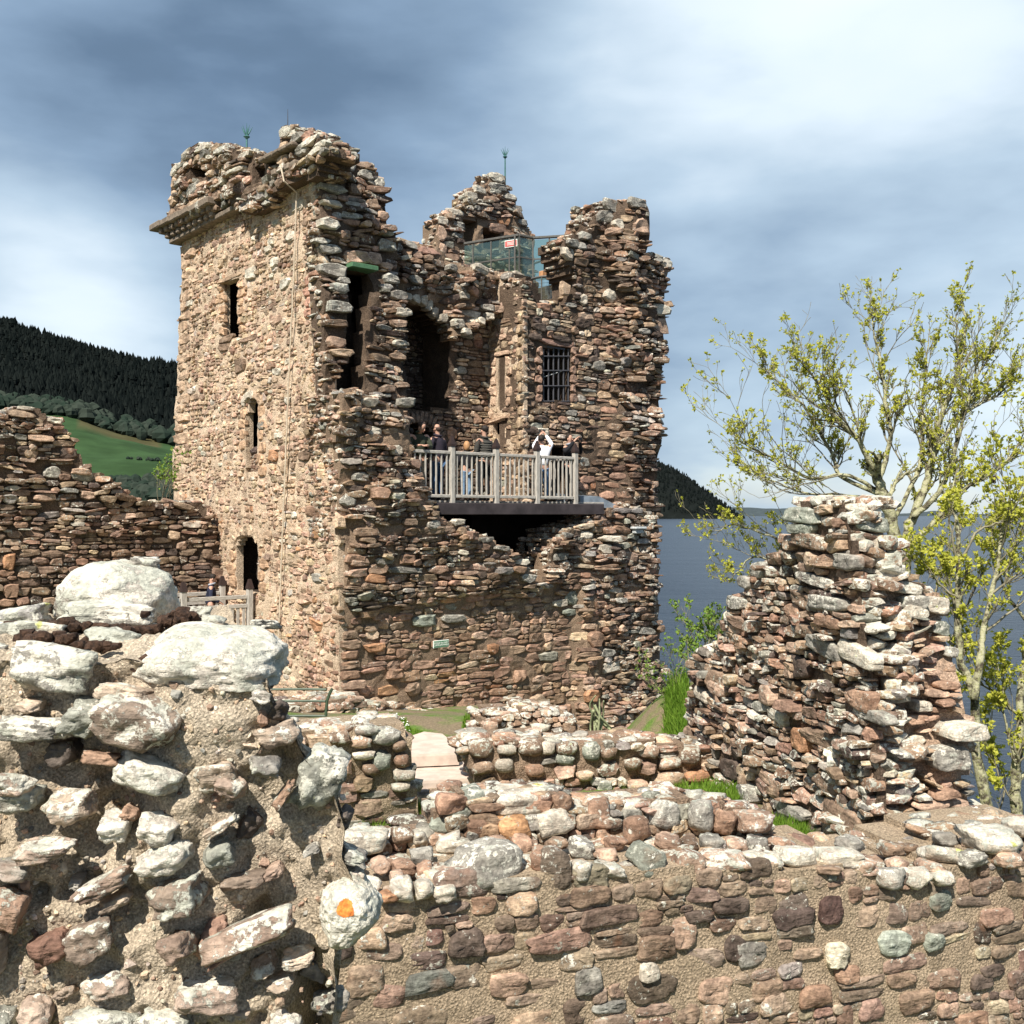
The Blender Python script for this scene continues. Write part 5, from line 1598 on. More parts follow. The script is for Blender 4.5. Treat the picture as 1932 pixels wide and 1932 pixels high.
for a in (
    (274, 1350, 160, 92, 16, BRN, .95, None, .11), (74, 1368, 136, 46, 4, GRY, 1.1, None, .07), (165, 1352, 66, 66, 20, GRN, .6, None, .07), (242, 1303, 116, 34, 8, TANC, .5, None, .05), (361, 1346, 30, 44, 12, WHT, .8, None, .05), (497, 1309, 38, 26, 22, WHT, .9, None, .07), (529, 1338, 34, 40, 30, DRK, .1, None, .04),
    (528, 1382, 84, 50, -18, TANC, .5, None, .05), (506, 1432, 62, 40, 10, GRY, .6, None, .11), (296, 1452, 140, 60, 19, WHT, 1.0, None, .10), (198, 1424, 76, 26, 8, ORG, .35, None, .06), (120, 1420, 60, 50, -20, DRK, .3, None, .02), (38, 1468, 90, 42, 2, PNK, .95, None, .09), (408, 1458, 100, 58, -10, TANC, .75, None, .06),
    (443, 1476, 54, 42, 20, PNK, .5, None, .08), (541, 1487, 20, 62, 34, ORG, .5, None, .10), (40, 1499, 90, 56, 3, GRN, .6, None, .06), (138, 1516, 96, 62, -8, TANC, .6, None, .07), (228, 1548, 58, 46, 5, WHT, .9, None, .08), (254, 1527, 34, 24, 22, ORG, .2, None, .06), (310, 1549, 78, 56, 14, WHT, .9, None, .09),
    (322, 1606, 104, 60, -26, WHT, .9, None, .10), (418, 1602, 60, 52, -20, GRN, .4, None, .07), (424, 1549, 74, 20, -30, TANC, .6, None, .07), (108, 1586, 120, 34, -6, PNK, 1.0, None, .11), (32, 1626, 90, 34, 8, GRY, .5, None, .09), (205, 1652, 124, 30, -24, RED, .85, None, .11), (228, 1687, 66, 24, -24, TANC, .5, None, .08),
    (32, 1698, 68, 78, 10, RED, .6, None, .10), (343, 1678, 106, 76, -14, BRN, .9, None, .11), (463, 1655, 90, 26, -8, BRN, .3, None, .05), (190, 1750, 96, 70, -24, BRN, .85, None, .10), (110, 1770, 76, 62, -32, (.26, .12, .075), .1, None, .09), (349, 1757, 66, 54, -8, RED, .4, None, .14), (478, 1740, 186, 58, -20, RED, .65, None, .13, 'stone', None, True),
    (440, 1782, 90, 24, -30, (.38, .2, .14), .2, None, .07), (400, 1760, 40, 90, 28, (.38, .2, .13), .1, None, .06), (213, 1838, 92, 44, -12, PNK, .75, None, .09), (6, 1776, 34, 104, 3, GRY, .6, None, .10), (398, 1857, 116, 54, 4, PNK, .5, None, .10), (212, 1916, 146, 70, 8, GRY, 1.1, None, .11), (322, 1906, 112, 54, 8, GRY, 1.0, None, .10),
    (80, 1898, 62, 62, 3, PNK, .6, None, .08), (14, 1916, 52, 64, 10, GRN, .6, None, .08), (566, 1794, 62, 22, -4, TANC, .5, None, .07), (530, 1843, 60, 24, -16, TANC, .6, None, .05), (500, 1816, 50, 22, -20, TANC, .4, None, .05), (622, 1902, 76, 48, -5, GRY, .5, None, -.02), (540, 1920, 66, 44, -6, WHT, .7, None, .08),
    (605, 1472, 96, 122, 14, GRN, .95, None, .02), (648, 1550, 30, 34, 10, DRK, .0, None, -.02), (664, 1618, 62, 28, 18, GRY, .7, None, .0), (668, 1660, 40, 40, 0, WHT, .8, None, -.02), (470, 1560, 40, 60, 30, DRK, .1, None, .0), (60, 1330, 50, 20, 5, TANC, .4, None, .04), (590, 1600, 30, 20, -30, GRY, .3, None, .03),
    (520, 1640, 34, 22, -25, RED, .1, None, .04), (470, 1400, 30, 16, 8, TANC, .2, None, .03), (410, 1390, 26, 18, -10, BRN, .4, None, .03), (150, 1660, 30, 18, 0, GRY, .2, None, .03), (590, 1850, 60, 40, 5, GRY, .2, None, -.06), (130, 1860, 40, 22, 0, BRN, .3, None, .03), (280, 1880, 40, 22, -12, BRN, .3, None, .03), (455, 1900, 50, 26, 10, TANC, .4, None, .04)):
    boulder(*a)
oy = boulder(656, 1713, 118, 112, -32, (.58, .57, .46), .9, None, .07, 'stone', .13, 'egg', 77)
oy['label'] = 'pale rounded stone with a spot of orange lichen'
# the orange lichen spot is a thin crust sitting on the stone
oV, oT = round_rock(5, 3, 8, 9, .3, 3)
opos = PF.px(652, 1714)


def on_surface(o, px, py):
    """the point of a stone's mesh nearest to the viewer along the line of sight through (px, py)"""
    me = o.data
    V = np.array([v.co[:] for v in me.vertices])
    pxs, pys = V[:, 0] / V[:, 1] * F + CX, HY - V[:, 2] / V[:, 1] * F
    d2 = (pxs - px) ** 2 + (pys - py) ** 2
    near = np.argsort(d2)[:14]
    return V[near[np.argmin(V[near, 1])]]


op = on_surface(oy, 652, 1714)
_V = np.array([v.co[:] for v in oy.data.vertices])
_N = np.array([v.normal[:] for v in oy.data.vertices])
_T = np.array([p.vertices[:] for p in oy.data.polygons])
_c = _V[_T].mean(1)
_q = (_c - op) @ PF.axes()
_r = np.hypot(_q[:, 0] / 1.25, _q[:, 2]) * (1 + .3 * vnoise(_c * 45, 8))
_k = (_r < .020) & (np.abs(_q[:, 1]) < .06)
link('orange_lichen', np_mesh('orange_lichen', _V + _N * .0015, _T[_k], True), plain('orange_lichen', (.62, .19, .04), .95, .35, 90, .003), fg)
# cushions of dry moss in the joints on top
mV, mT, mb = [], [], 0
for (x, y, w, h, Y, n) in ((120, 1186, 150, 16, 3.55, 60), (330, 1172, 70, 26, 3.5, 34), (60, 1206, 60, 12, 3.35, 20), (110, 1205, 60, 12, 3.35, 16), (150, 1215, 90, 16, 3.3, 18), (190, 1222, 40, 12, 3.22, 8), (285, 1256, 40, 24, 3.06, 16), (250, 1190, 140, 10, 3.45, 22)):
    for _ in range(n):
        V, T = TM['LO'][rng.randint(26)]
        p = P(x + rng.normal() * w * .28, y + rng.normal() * h * .28, Y + rng.normal() * .05)
        s_ = rng.uniform(.008, .022)
        mV.append(V * (s_ * 1.3, s_ * 1.3, s_) + p)
        mT.append(T + mb)
        mb += len(V)
link('moss', np_mesh('moss', np.concatenate(mV), np.concatenate(mT)), MOSS, fg, kind='stuff')
# grit and small chips bedded in the mortar
gV, gT, gC, gb = [], [], [], 0
pgf = PF.poly(fgp)
while len(gV) < 650:
    x, y = rng.uniform(-60, 660), rng.uniform(1262, 1960)
    u, z = PF.uv(x, y)
    if not inside(pgf, np.array(u), np.array(z)):
        continue
    q = np.array((u, z, 0.0))
    rel = .05 * fbm(q * 3.6, 3, 401) + .016 * fbm(q * 22, 4, 402) - np.clip(fbm(q * 6.5, 3, 404) - .5, 0, 1) * .12
    s_ = rng.uniform(.003, .008) * (2 if rng.rand() < .08 else 1)
    V, T = TM['LO'][rng.randint(26)]
    gV.append((V * (s_ * rng.uniform(.8, 1.6), s_, s_)) @ rot_xyz(*rng.normal(size=3)).T + PF.w(u, z, rel))
    gT.append(T + gb)
    gb += len(V)
    gC.append(np.tile((*pick([(TANC, 4), (GRY, 3), (PNK, 2), (PALE, 3), (BRN, 2)]), .1), (len(V), 1)))
link('mortar_grit', np_mesh('mortar_grit', np.concatenate(gV), np.concatenate(gT), color=np.concatenate(gC)), STONE_S, fg, kind='stuff')

# ------------------------------------------------------------ timber balcony in the breach
bal = empty('viewing_balcony', PR.w(4.5, .2, .1), 'grey oak balcony with slim balusters and dark capped posts hung across the tower breach', 'balcony')
PBY = PR.off(.06)


def zy(px, py, pl=None):
    return (pl or PBY).px(px, py)


b0, b1 = zy(800, 953), zy(1136, 962)
ztop = .27


def along(px, z, o=0.0):
    """point of the balcony front over picture column px, at height z"""
    u = PBY.uv(px, 900)[0]
    return PBY.w(u, z, o)


m = MB()
c = (along(800, ztop - .15) + along(1136, ztop - .15)) / 2
L = np.linalg.norm((along(1136, 0) - along(800, 0))[:2])
m.box(c, (L, .16, .26), PBY.axes(), .01)
m.part('edge_beam', BEAM, bal)
n = 12
for k in range(n):
    o = -.15 - (k + .5) * .36
    cc = (along(790, ztop + .01, o) + along(1140, ztop + .01, o)) / 2
    MB().box(cc, (L + .5, .35, .045), PBY.axes(), .006).part('deck_plank', WOODH, bal)
for k in range(4):
    f = (k + .5) / 4
    p = along(800, ztop - .13, 0) * (1 - f) + along(1136, ztop - .13, 0) * f
    p[:2] -= PBY.n * 2.2
    MB().box(p, (.12, 4.2, .2), PBY.axes()).part('joist', BEAM, bal)
post_px = (852.5, 936, 1013, 1085)
H_RAIL = 1.10
for x in post_px:
    u, _ = PBY.uv(x, 900)
    MB().box(PBY.w(u, ztop + .60, 0), (.12, .12, 1.28), PBY.axes(), .012).part('post', WOOD, bal)
    q = PBY.w(u, ztop + 1.24, 0)
    mb = MB()
    A = PBY.axes()
    hw = .072
    base = [q + A @ np.array((sx * hw, sy * hw, 0)) for sx, sy in ((-1, -1), (1, -1), (1, 1), (-1, 1))]
    mid = [q + A @ np.array((sx * hw, sy * hw, .05)) for sx, sy in ((-1, -1), (1, -1), (1, 1), (-1, 1))]
    tip = [q + A @ np.array((sx * .014, sy * .014, .24)) for sx, sy in ((-1, -1), (1, -1), (1, 1), (-1, 1))]
    mb.add(base + mid + tip, [(0, 1, 2, 3)] + [(k, (k + 1) % 4, 4 + (k + 1) % 4, 4 + k) for k in range(4)] + [(4 + k, 4 + (k + 1) % 4, 8 + (k + 1) % 4, 8 + k) for k in range(4)] + [(11, 10, 9, 8)])
    mb.part('post_cap', CAPM, bal)
ends = (772,) + post_px
for xa, xb in zip(ends[:-1], ends[1:]):
    ua, ub = PBY.uv(xa, 900)[0], PBY.uv(xb, 900)[0]
    ua2, ub2 = ua + .062, ub - .062
    for z, hh, nm in ((ztop + H_RAIL, .07, 'top_rail'), (ztop + .13, .07, 'bottom_rail')):
        MB().box(PBY.w((ua2 + ub2) / 2, z, 0), (ub2 - ua2, .075, hh), PBY.axes(), .01).part(nm, WOODH, bal)
    nb = int(round((ub - ua) / .135))
    for k in range(1, nb):
        u = ua + (ub - ua) * k / nb
        MB().box(PBY.w(u, ztop + .615, 0), (.036, .036, .90), PBY.axes(), .006).part('baluster', WOOD, bal)
# return of the railing along the right side
u_ = PBY.uv(1085, 900)[0]
for z, hh, nm in ((ztop + H_RAIL, .07, 'top_rail'), (ztop + .13, .07, 'bottom_rail')):
    MB().box(PBY.w(u_ + .02, z, -.55), (.075, .95, hh), PBY.axes(), .01).part(nm, WOODH, bal)
for k in range(1, 7):
    MB().box(PBY.w(u_ + .02, ztop + .615, -.06 - k * .14), (.036, .036, .90), PBY.axes(), .006).part('baluster', WOOD, bal)

# ------------------------------------------------------------ footbridge to the west door
DZ = -3.0
brp = np.array((*PL.px(465, 1100)[:2], DZ))
br = empty('timber_footbridge', brp, 'grey timber footbridge with slatted sides leading to the arched west door', 'footbridge')
nrm = np.array((*PL.n, 0))
sdv = np.array((*PL.d, 0))
AB = np.stack((nrm, -sdv, np.array((0, 0, 1.0))), 1)
q0 = PL.px(483, 1140)
q0[2] = DZ
q1 = PL.px(431, 1120)
q1[2] = DZ
mid = (q0 + q1) / 2
for k in range(26):
    MB().box(mid + nrm * (.12 + k * .17), (.155, np.linalg.norm(q0 - q1) + .3, .05), AB, .006).part('deck_plank', WOODH, br)
for side, q in (('near', q0), ('far', q1)):
    dist = (.16, 1.75, 3.3)
    for dd in dist:
        h = 1.26
        MB().box(q + nrm * dd + (0, 0, h / 2), (.13, .13, h), AB, .012).part('post', WOOD, br)
        mb = MB()
        t = q + nrm * dd + (0, 0, h)
        bs = [t + AB @ np.array((sx * .08, sy * .08, 0)) for sx, sy in ((-1, -1), (1, -1), (1, 1), (-1, 1))]
        tp = [t + AB @ np.array((sx * .03, sy * .03, .22)) for sx, sy in ((-1, -1), (1, -1), (1, 1), (-1, 1))]
        mb.add(bs + tp, [(3, 2, 1, 0), (4, 5, 6, 7)] + [(k, (k + 1) % 4, 4 + (k + 1) % 4, 4 + k) for k in range(4)])
        mb.part('post_cap', CAPM, br)
    for da, db in zip(dist[:-1], dist[1:]):
        cc = q + nrm * (da + db) / 2
        for z, hh in ((1.07, .09), (.86, .09), (.16, .09)):
            MB().box(cc + (0, 0, z), (db - da - .135, .05, hh), AB, .008).part('rail', WOODH, br)
        for k in range(1, 11):
            MB().box(q + nrm * (da + (db - da) * k / 11) + (0, 0, .51), (.07, .025, .62), AB, .004).part('slat', WOOD, br)
for sgn in (0, 1):
    q = (q0, q1)[sgn]
    MB().box(q + nrm * 2.2 + (0, 0, -.14), (4.2, .14, .2), AB).part('bearer', BEAM, br)

# ------------------------------------------------------------ balustrade of glass on the wall head
gb_ = empty('glass_balustrade', P(960, 505, 29.6), 'green tinted glass balustrade with dark steel rails on the wall head below the pointed gable', 'balustrade')
ZR, ZB = 8.0, 6.75
pp = [P(876, HY - ZR * F / 30.4, 30.4), P(979, HY - ZR * F / 29.45, 29.45), P(1005, HY - ZR * F / 29.75, 29.75), P(1067, HY - ZR * F / 29.55, 29.55)]
for i in range(3):
    a, b = pp[i].copy(), pp[i + 1].copy()
    a[2] = b[2] = ZR
    w = b - a
    L_ = np.linalg.norm(w)
    A = np.stack((w / L_, np.array((-w[1], w[0], 0)) / L_, np.array((0, 0, 1.0))), 1)
    MB().box((a + b) / 2, (L_, .09, .07), A, .012).part('handrail', STEEL, gb_)
    MB().box((a + b) / 2 - (0, 0, .62), (L_, .03, .035), A).part('mid_rail', STEEL, gb_)
    pn = MB()
    pn.box((a + b) / 2 - (0, 0, .64), (L_ * .99, .012, 1.16), A)
    pn.part('glass_pane', GLASS, gb_)
    k = {0: 3, 1: 1, 2: 2}[i]
    for j in range(k):
        p = a + w * (j + (.5 if k == 3 else .02)) / k if i != 1 else a + w * .03
        MB().box(p - (0, 0, .64), (.04, .04, 1.25), A).part('stanchion', STEEL, gb_)
MB().box(pp[3] * (1, 1, 0) + (0, 0, ZR - .64), (.045, .045, 1.28)).part('stanchion', STEEL, gb_)
MB().box(pp[1] * (1, 1, 0) + (-.12, 0, ZR - .64), (.045, .045, 1.28)).part('stanchion', STEEL, gb_)
# slanting stair rail behind the last pane
MB().tube([P(1008, 497, 31.5), P(1064, 477, 31.0)], .035, 6).part('stair_rail', STEEL, gb_)
MB().tube([P(1046, 484, 31.2), P(1046, 514, 31.2)], .02, 6).part('stair_rail', STEEL, gb_)
# curved mesh guard in the head of the stair turret
cg = empty('curved_mesh_guard', P(1042, 572, 27.7), 'curved wire mesh guard with a steel hoop in the notch above the barred window', 'railing')
cen = P(1042, 530, 28.25)
arcs = np.linspace(math.radians(200), math.radians(340), 15)
top = [cen + np.array((.62 * math.cos(a), .55 * math.sin(a), 0)) for a in arcs]
MB().tube(top, .035, 6).part('hoop', STEEL, cg)
gm = MB()
V = [t - (0, 0, .02) for t in top] + [t - (0, 0, .62) for t in top]
gm.add(V, [(k, k + 1, 16 + k, 15 + k) for k in range(14)])
gme = gm.mesh('mesh_screen', True)
go = link('mesh_screen', gme, GLASS, cg)
sl = MB()
for k in range(0, 15, 2):
    sl.tube([top[k], top[k] - (0, 0, .62)], .008, 4)
for h in np.linspace(.08, .6, 7):
    sl.tube([t - (0, 0, h) for t in top], .005, 3)
sl.part('wire', STEEL, cg)
MB().tube([top[4] + (0, -.01, 0), top[4] - (0, .01, .62)], .02, 5).part('upright', STEEL, cg)
solo('weathered_plank', MB().box(P(1041, 521, 28.1), (.82, .16, .17), PR.axes(), .02).mesh('weathered_plank'), PLANKO, P(1041, 527, 28.1), 'orange brown timber plank on the wall head under the glass balustrade', 'plank')

# ------------------------------------------------------------ signs
def text_mesh(name, body, size, mat, parent, pos, axes):
    cu = bpy.data.curves.new(name, 'FONT')
    cu.body = body
    cu.size = size
    cu.align_x = 'CENTER'
    cu.align_y = 'CENTER'
    cu.extrude = .002
    cu.space_line = .9
    ob = bpy.data.objects.new(name, cu)
    COL.objects.link(ob)
    bpy.context.view_layer.update()
    me = bpy.data.meshes.new_from_object(ob.evaluated_get(bpy.context.evaluated_depsgraph_get()))
    bpy.data.objects.remove(ob)
    A = np.asarray(axes)
    R = np.stack((A[:, 0], A[:, 2], -A[:, 1]), 1)      # text x, y, facing
    Mx = np.eye(4)
    Mx[:3, :3] = R
    Mx[:3, 3] = pos
    me.transform(Matrix(Mx.tolist()))
    me.name = name
    me.materials.clear()
    return link(name, me, mat, parent)


WHITE = plain('white_print', (.75, .77, .72), .6, .05)
SGREEN = plain('green_plaque', (.10, .22, .13), .5, .1)
SRED = plain('red_plaque', (.55, .09, .08), .5, .1)
pos = PR.px(824, 1213.5, .16)
sg = empty('wall_sign', pos, 'small green sign with white lettering fixed to the lower front wall of the tower', 'sign')
MB().box(pos, (.42, .02, .165), PR.axes(), .004).part('board', WHITE, sg)
MB().box(pos + np.array((*PR.n, 0)) * .009, (.395, .016, .14), PR.axes(), .003).part('face', SGREEN, sg)
text_mesh('lettering', 'PLEASE DO NOT\nCLIMB ON WALLS', .052, WHITE, sg, pos + np.array((*PR.n, 0)) * .0185, PR.axes())
pos = pp[0] * .14 + pp[1] * .86
pos = np.array((pos[0], pos[1] - .05, 7.78))
w = pp[1] - pp[0]
L_ = np.linalg.norm(w[:2])
A = np.stack((np.array((w[0], w[1], 0)) / L_, np.array((-w[1], w[0], 0)) / L_, np.array((0, 0, 1.0))), 1)
sr = empty('notice', pos, 'small red and white notice fixed to the glass balustrade below the gable', 'sign')
MB().box(pos, (.42, .015, .21), A, .004).part('board', WHITE, sr)
MB().box(pos - A[:, 1] * .008, (.385, .012, .16), A, .003).part('face', SRED, sr)
for dz in (.035, 0, -.035):
    MB().box(pos - A[:, 1] * .015 + (0, 0, dz), (.26, .004, .014), A).part('print_line', WHITE, sr)

# ------------------------------------------------------------ conductors, aerial, lamp, cable
def finial_rod(name, px, py0, py1, Y, r, label):
    a, b = P(px, py0, Y), P(px, py1, Y)
    e = empty(name, b, label, 'lightning rod', None)
    MB().tube([b, a], [r, r * .7], 6).part('rod', COPPER, e)
    s_ = 26 * Y / F
    MB().tube([a + (0, 0, -.05), a + (0, 0, .0), a + (0, 0, .05)], [r * .8, r * 2.6, r * .6], 8).part('ball', COPPER, e)
    for k in range(5):
        an = k * 6.283 / 5 + .4
        MB().tube([a, a + (.07 * math.cos(an), .07 * math.sin(an), .12), a + (.12 * math.cos(an) * 1.2, .12 * math.sin(an), .26)], [r * .6, r * .5, .003], 4).part('spike', COPPER, e)
    MB().tube([a, a + (0, 0, .34)], [r * .6, .003], 4).part('spike', COPPER, e)
    return e


finial_rod('lightning_rod', 465.5, 258, 330, 25.5, .032, 'green copper lightning rod with a spiked ball on the left turret')
finial_rod('lightning_rod', 953, 296, 372, 33.2, .030, 'thin green copper lightning rod above the pointed gable')
solo('conductor_strip', MB().tube([P(953, 372, 32.85), P(952, 400, 32.8), P(950, 440, 32.75)], .03, 5).mesh('conductor_strip'), IRON, P(950, 440, 32.75), 'black strip running down the face of the pointed gable', 'lightning conductor')
solo('aerial', MB().tube([P(543, 240, 22.9), P(543, 206, 22.9)], [.012, .005], 5).mesh('aerial'), IRON, P(543, 240, 22.9), 'thin dark aerial on the corner turret of the tower', 'aerial')
ys = np.linspace(318, 1250, 60)
cpx = np.interp(ys, (318, 345, 400, 480, 560, 700, 900, 1100, 1250), (562, 569, 566, 564, 560, 553, 545, 537, 531))
pts = [PL.px(x + .5 * math.sin(y * .11), y, .10 if y > 350 else .42) for x, y in zip(cpx, ys)]
solo('down_cable', MB().tube(pts, .019, 5).mesh('down_cable'), CABLE, pts[-1], 'pale cable hanging down the full height of the sunlit tower face', 'cable')
pos = PR.px(1190, 996, .28)
fl_ = empty('floodlight', pos, 'small grey floodlight on the ledge right of the breach', 'floodlight')
MB().box(pos, (.42, .22, .07), PR.axes(), .02).part('housing', LAMPG, fl_)
MB().box(pos + np.array((-.02, 0, -.09)), (.3, .14, .11), PR.axes(), .02).part('lamp_box', LAMPG, fl_)
MB().box(pos + np.array((0, .1, -.16)), (.06, .3, .08), PR.axes()).part('bracket', STEEL, fl_)
solo('iron_pin', MB().tube([PG.px(1240, 582, .3), PG.px(1250, 581, .45)], .012, 5).mesh('iron_pin'), IRON, PG.px(1240, 582, .3), 'short iron pin sticking out of the tower right edge', 'pin')

# ------------------------------------------------------------ green tube railing by the tower foot
rl = empty('tube_railing', P(612, 1386, 17.5), 'thin green tube railing with a bent end post below the tower', 'railing')
Yr = 17.5
for y0, y1 in ((1301, 1300), (1324, 1322), (1352, 1350), (1371, 1369)):
    pts = [P(x, y0 + (y1 - y0) * k / 4 + (0 if k < 4 else 1), Yr + .15 * (1 - k / 4)) for k, x in enumerate((440, 490, 540, 580, 616 if y0 < 1310 else 614))]
    MB().tube(pts, .022, 6).part('rail', IRONG, rl)
MB().tube([P(613, 1392, Yr), P(615, 1345, Yr), P(617, 1322, Yr), P(623, 1306, Yr), P(627, 1299, Yr)], .026, 6).part('post', IRONG, rl)
MB().tube([P(505, 1392, Yr + .1), P(506, 1300, Yr + .1)], .026, 6).part('post', IRONG, rl)

# ------------------------------------------------------------ people
SKIN = plain('skin', (.50, .29, .21), .6, .08, 30)
HAIRD = plain('dark_hair', (.022, .016, .013), .7, .4, 80)
HAIRR = plain('red_blonde_hair', (.42, .23, .11), .6, .35, 80)
HAIRG = plain('brown_hair', (.07, .045, .035), .7, .4, 80)
CLOTH = {}


def cloth(name, col):
    if name not in CLOTH:
        CLOTH[name] = plain(name, col, .9, .18, 25, .004)
    return CLOTH[name]


def skin_mesh(name, verts, edges, sub=2):
    """verts: list of (xyz, radius or (rx, ry)); first one is the root"""
    me = bpy.data.meshes.new(name + '_skel')
    me.from_pydata([v[0] for v in verts], edges, [])
    ob = bpy.data.objects.new(name + '_skel', me)
    COL.objects.link(ob)
    md = ob.modifiers.new('skin', 'SKIN')
    md.use_smooth_shade = True
    md.branch_smoothing = .3
    for i, v in enumerate(verts):
        r = v[1]
        me.skin_vertices[0].data[i].radius = (r, r) if np.isscalar(r) else r
        me.skin_vertices[0].data[i].use_root = i == 0
    ss = ob.modifiers.new('ss', 'SUBSURF')
    ss.levels = ss.render_levels = sub
    bpy.context.view_layer.update()
    out = bpy.data.meshes.new_from_object(ob.evaluated_get(bpy.context.evaluated_depsgraph_get()))
    out.name = name
    bpy.data.objects.remove(ob)
    out.polygons.foreach_set('use_smooth', [True] * len(out.polygons))
    return out


def person(pos, face, label, h=1.75, jacket=('black_jacket', (.012, .012, .015)), legs=('dark_trousers', (.015, .016, .02)), hair=HAIRD, pose=None, bald=False, long_hair=False, rings=False, cat='person', collar=None, phone=False):
    """a standing visitor: local x to the right hand, y forward, z up"""
    k = h / 1.75
    e = empty('person', pos, label, cat)
    A = rotz(face)
    p = dict(neck=(0, .0, 1.46), head=(0, .02, 1.60), chest=(0, 0, 1.27), waist=(0, 0, 1.05), shR=(.19, 0, 1.40), elR=(.25, .0, 1.12), haR=(.22, .16, .92), shL=(-.19, 0, 1.40), elL=(-.25, 0, 1.12), haL=(-.22, .16, .92), face=(0, 1, 0),
             knR=(.10, .02, .5), knL=(-.10, .02, .5), fR=(.11, 0, .08), fL=(-.11, 0, .08))
    p.update(pose or {})
    p = {q: np.array(v, float) for q, v in p.items()}
    X = lambda v: tuple(A @ (np.asarray(v, float) * k) + np.asarray(pos))
    fd = p['face'] / np.linalg.norm(p['face'])
    up = np.array((0, 0, 1.0)) - fd * fd[2]
    up /= np.linalg.norm(up)
    rt = np.cross(fd, up)
    hd = p['head']
    H = lambda x, y, z: hd + rt * x + fd * y + up * z
    vs = [(X((0, 0, .96)), (.13 * k, .10 * k))]
    ed = []

    def chain(start, items):
        i = start
        for q, r in items:
            vs.append((X(q), np.array(r) * k if np.isscalar(r) else tuple(np.array(r) * k)))
            ed.append((i, len(vs) - 1))
            i = len(vs) - 1
        return i
    w = chain(0, [(p['waist'], (.12, .09))])
    ch = chain(w, [(p['chest'], (.14, .10))])
    nk = chain(ch, [(p['neck'], .052)])
    chain(nk, [(H(0, -.01, -.07), (.06, .07)), (H(0, 0, .0), (.072, .088)), (H(0, -.005, .07), (.066, .08)), (H(0, -.01, .105), (.035, .04))])
    nose_i = len(vs) - 3
    for s_ in ('R', 'L'):
        sg_ = 1 if s_ == 'R' else -1
        sh, el, ha = p['sh' + s_], p['el' + s_], p['ha' + s_]
        i = chain(ch, [(sh, .052), (el, .04), (ha, .027)])
        d = (ha - el) / np.linalg.norm(ha - el)
        sd_ = np.cross(d, (0, 0, 1.0))
        if np.linalg.norm(sd_) < .2:
            sd_ = np.cross(d, (0, 1.0, 0))
        sd_ /= np.linalg.norm(sd_)
        bend = np.cross(sd_, d)
        palm = chain(i, [(ha + d * .05, (.036, .02))])
        for f, (off, ln) in enumerate(((-.028, .065), (-.010, .078), (.010, .073), (.028, .058))):
            chain(palm, [(ha + d * .09 + sd_ * off, .0095), (ha + d * (.09 + ln * .55) + sd_ * off * 1.15 - bend * .012, .0085), (ha + d * (.09 + ln * .85) + sd_ * off * 1.15 - bend * .04, .0075)])
        chain(palm, [(ha + d * .045 + sd_ * -.045 * sg_, .011), (ha + d * .08 + sd_ * -.062 * sg_ - bend * .02, .009)])
        hip = np.array((sg_ * .095, 0, .9))
        chain(0, [(hip, .085), (p['kn' + s_], .058), (p['f' + s_] + (0, 0, .02), .038)])
    body = skin_mesh('body', vs, ed)
    link('body', body, SKIN, e)
    # jacket: torso and sleeves
    vs, ed = [(X((0, 0, .90)), (.185 * k, .135 * k))], []
    w = chain(0, [(p['waist'], (.175, .125)), (p['chest'], (.185, .13))])
    chain(w, [((p['neck'] * .75 + p['chest'] * .25), (.085, .08)), (p['neck'] + (0, 0, .01), (.068, .07))])
    for s_ in ('R', 'L'):
        sh, el, ha = p['sh' + s_], p['el' + s_], p['ha' + s_]
        chain(w, [(sh * .96, .078), (sh * .5 + el * .5, .066), (el, .060), (el * .45 + ha * .55, .052), (el * .08 + ha * .92, .044)])
    jm = skin_mesh('jacket', vs, ed)
    if rings:      # quilted: bands swell between stitched lines
        for v in jm.vertices:
            lz = (v.co.z - pos[2]) / k
            ax_ = Vector(X(((0, 0, lz))))
            f = 1 + .05 * abs(math.sin(lz * math.pi / .052)) - .02
            v.co.x = ax_.x + (v.co.x - ax_.x) * f
            v.co.y = ax_.y + (v.co.y - ax_.y) * f
    jk = link('jacket', jm, cloth(*jacket), e)
    if rings:
        for z in np.arange(.95, 1.38, .055):
            pts = []
            for a in np.linspace(0, 6.283, 19):
                t = np.interp(z, (.9, 1.05, 1.27, 1.40), (.186, .178, .186, .13))
                pts.append(X((t * math.cos(a) * 1.02, t * .735 * math.sin(a), z)))
            sub('stitch_line', MB().tube(pts, .0075, 4, False).mesh('stitch_line'), cloth('pale_stitching', (.16, .15, .13)), jk)
    vs, ed = [(X((0, 0, .93)), (.155 * k, .12 * k))], []
    for s_ in ('R', 'L'):
        sg_ = 1 if s_ == 'R' else -1
        chain(0, [((sg_ * .095, 0, .82), .098), (p['kn' + s_], .072), (p['f' + s_] + (0, 0, .04), .056)])
    link('trousers', skin_mesh('trousers', vs, ed), cloth(*legs), e)
    for s_ in ('R', 'L'):
        f = p['f' + s_]
        vs, ed = [(X(f + (0, -.05, -.035)), .045 * k)], []
        chain(0, [(f + (0, .08, -.04), (.045, .038)), (f + (0, .17, -.05), (.035, .028))])
        link('shoe', skin_mesh('shoe', vs, ed, 1), cloth('shoe_leather', (.03, .025, .025)), e)
    # head details: nose, ears, brow and mouth are kept small at this size
    Vh, Th = ico(2)
    Rm = np.stack((rt, fd, up), 1)

    def blob(nm, c, half, mat):
        V = (Vh * half) @ Rm.T + c
        V = (V * k) @ A.T + np.asarray(pos)
        return link(nm, np_mesh(nm, V, Th, True), mat, e)
    blob('nose', H(0, .092, -.015), (.012, .018, .022), SKIN)
    blob('ear', H(.076, -.005, -.01), (.012, .022, .033), SKIN)
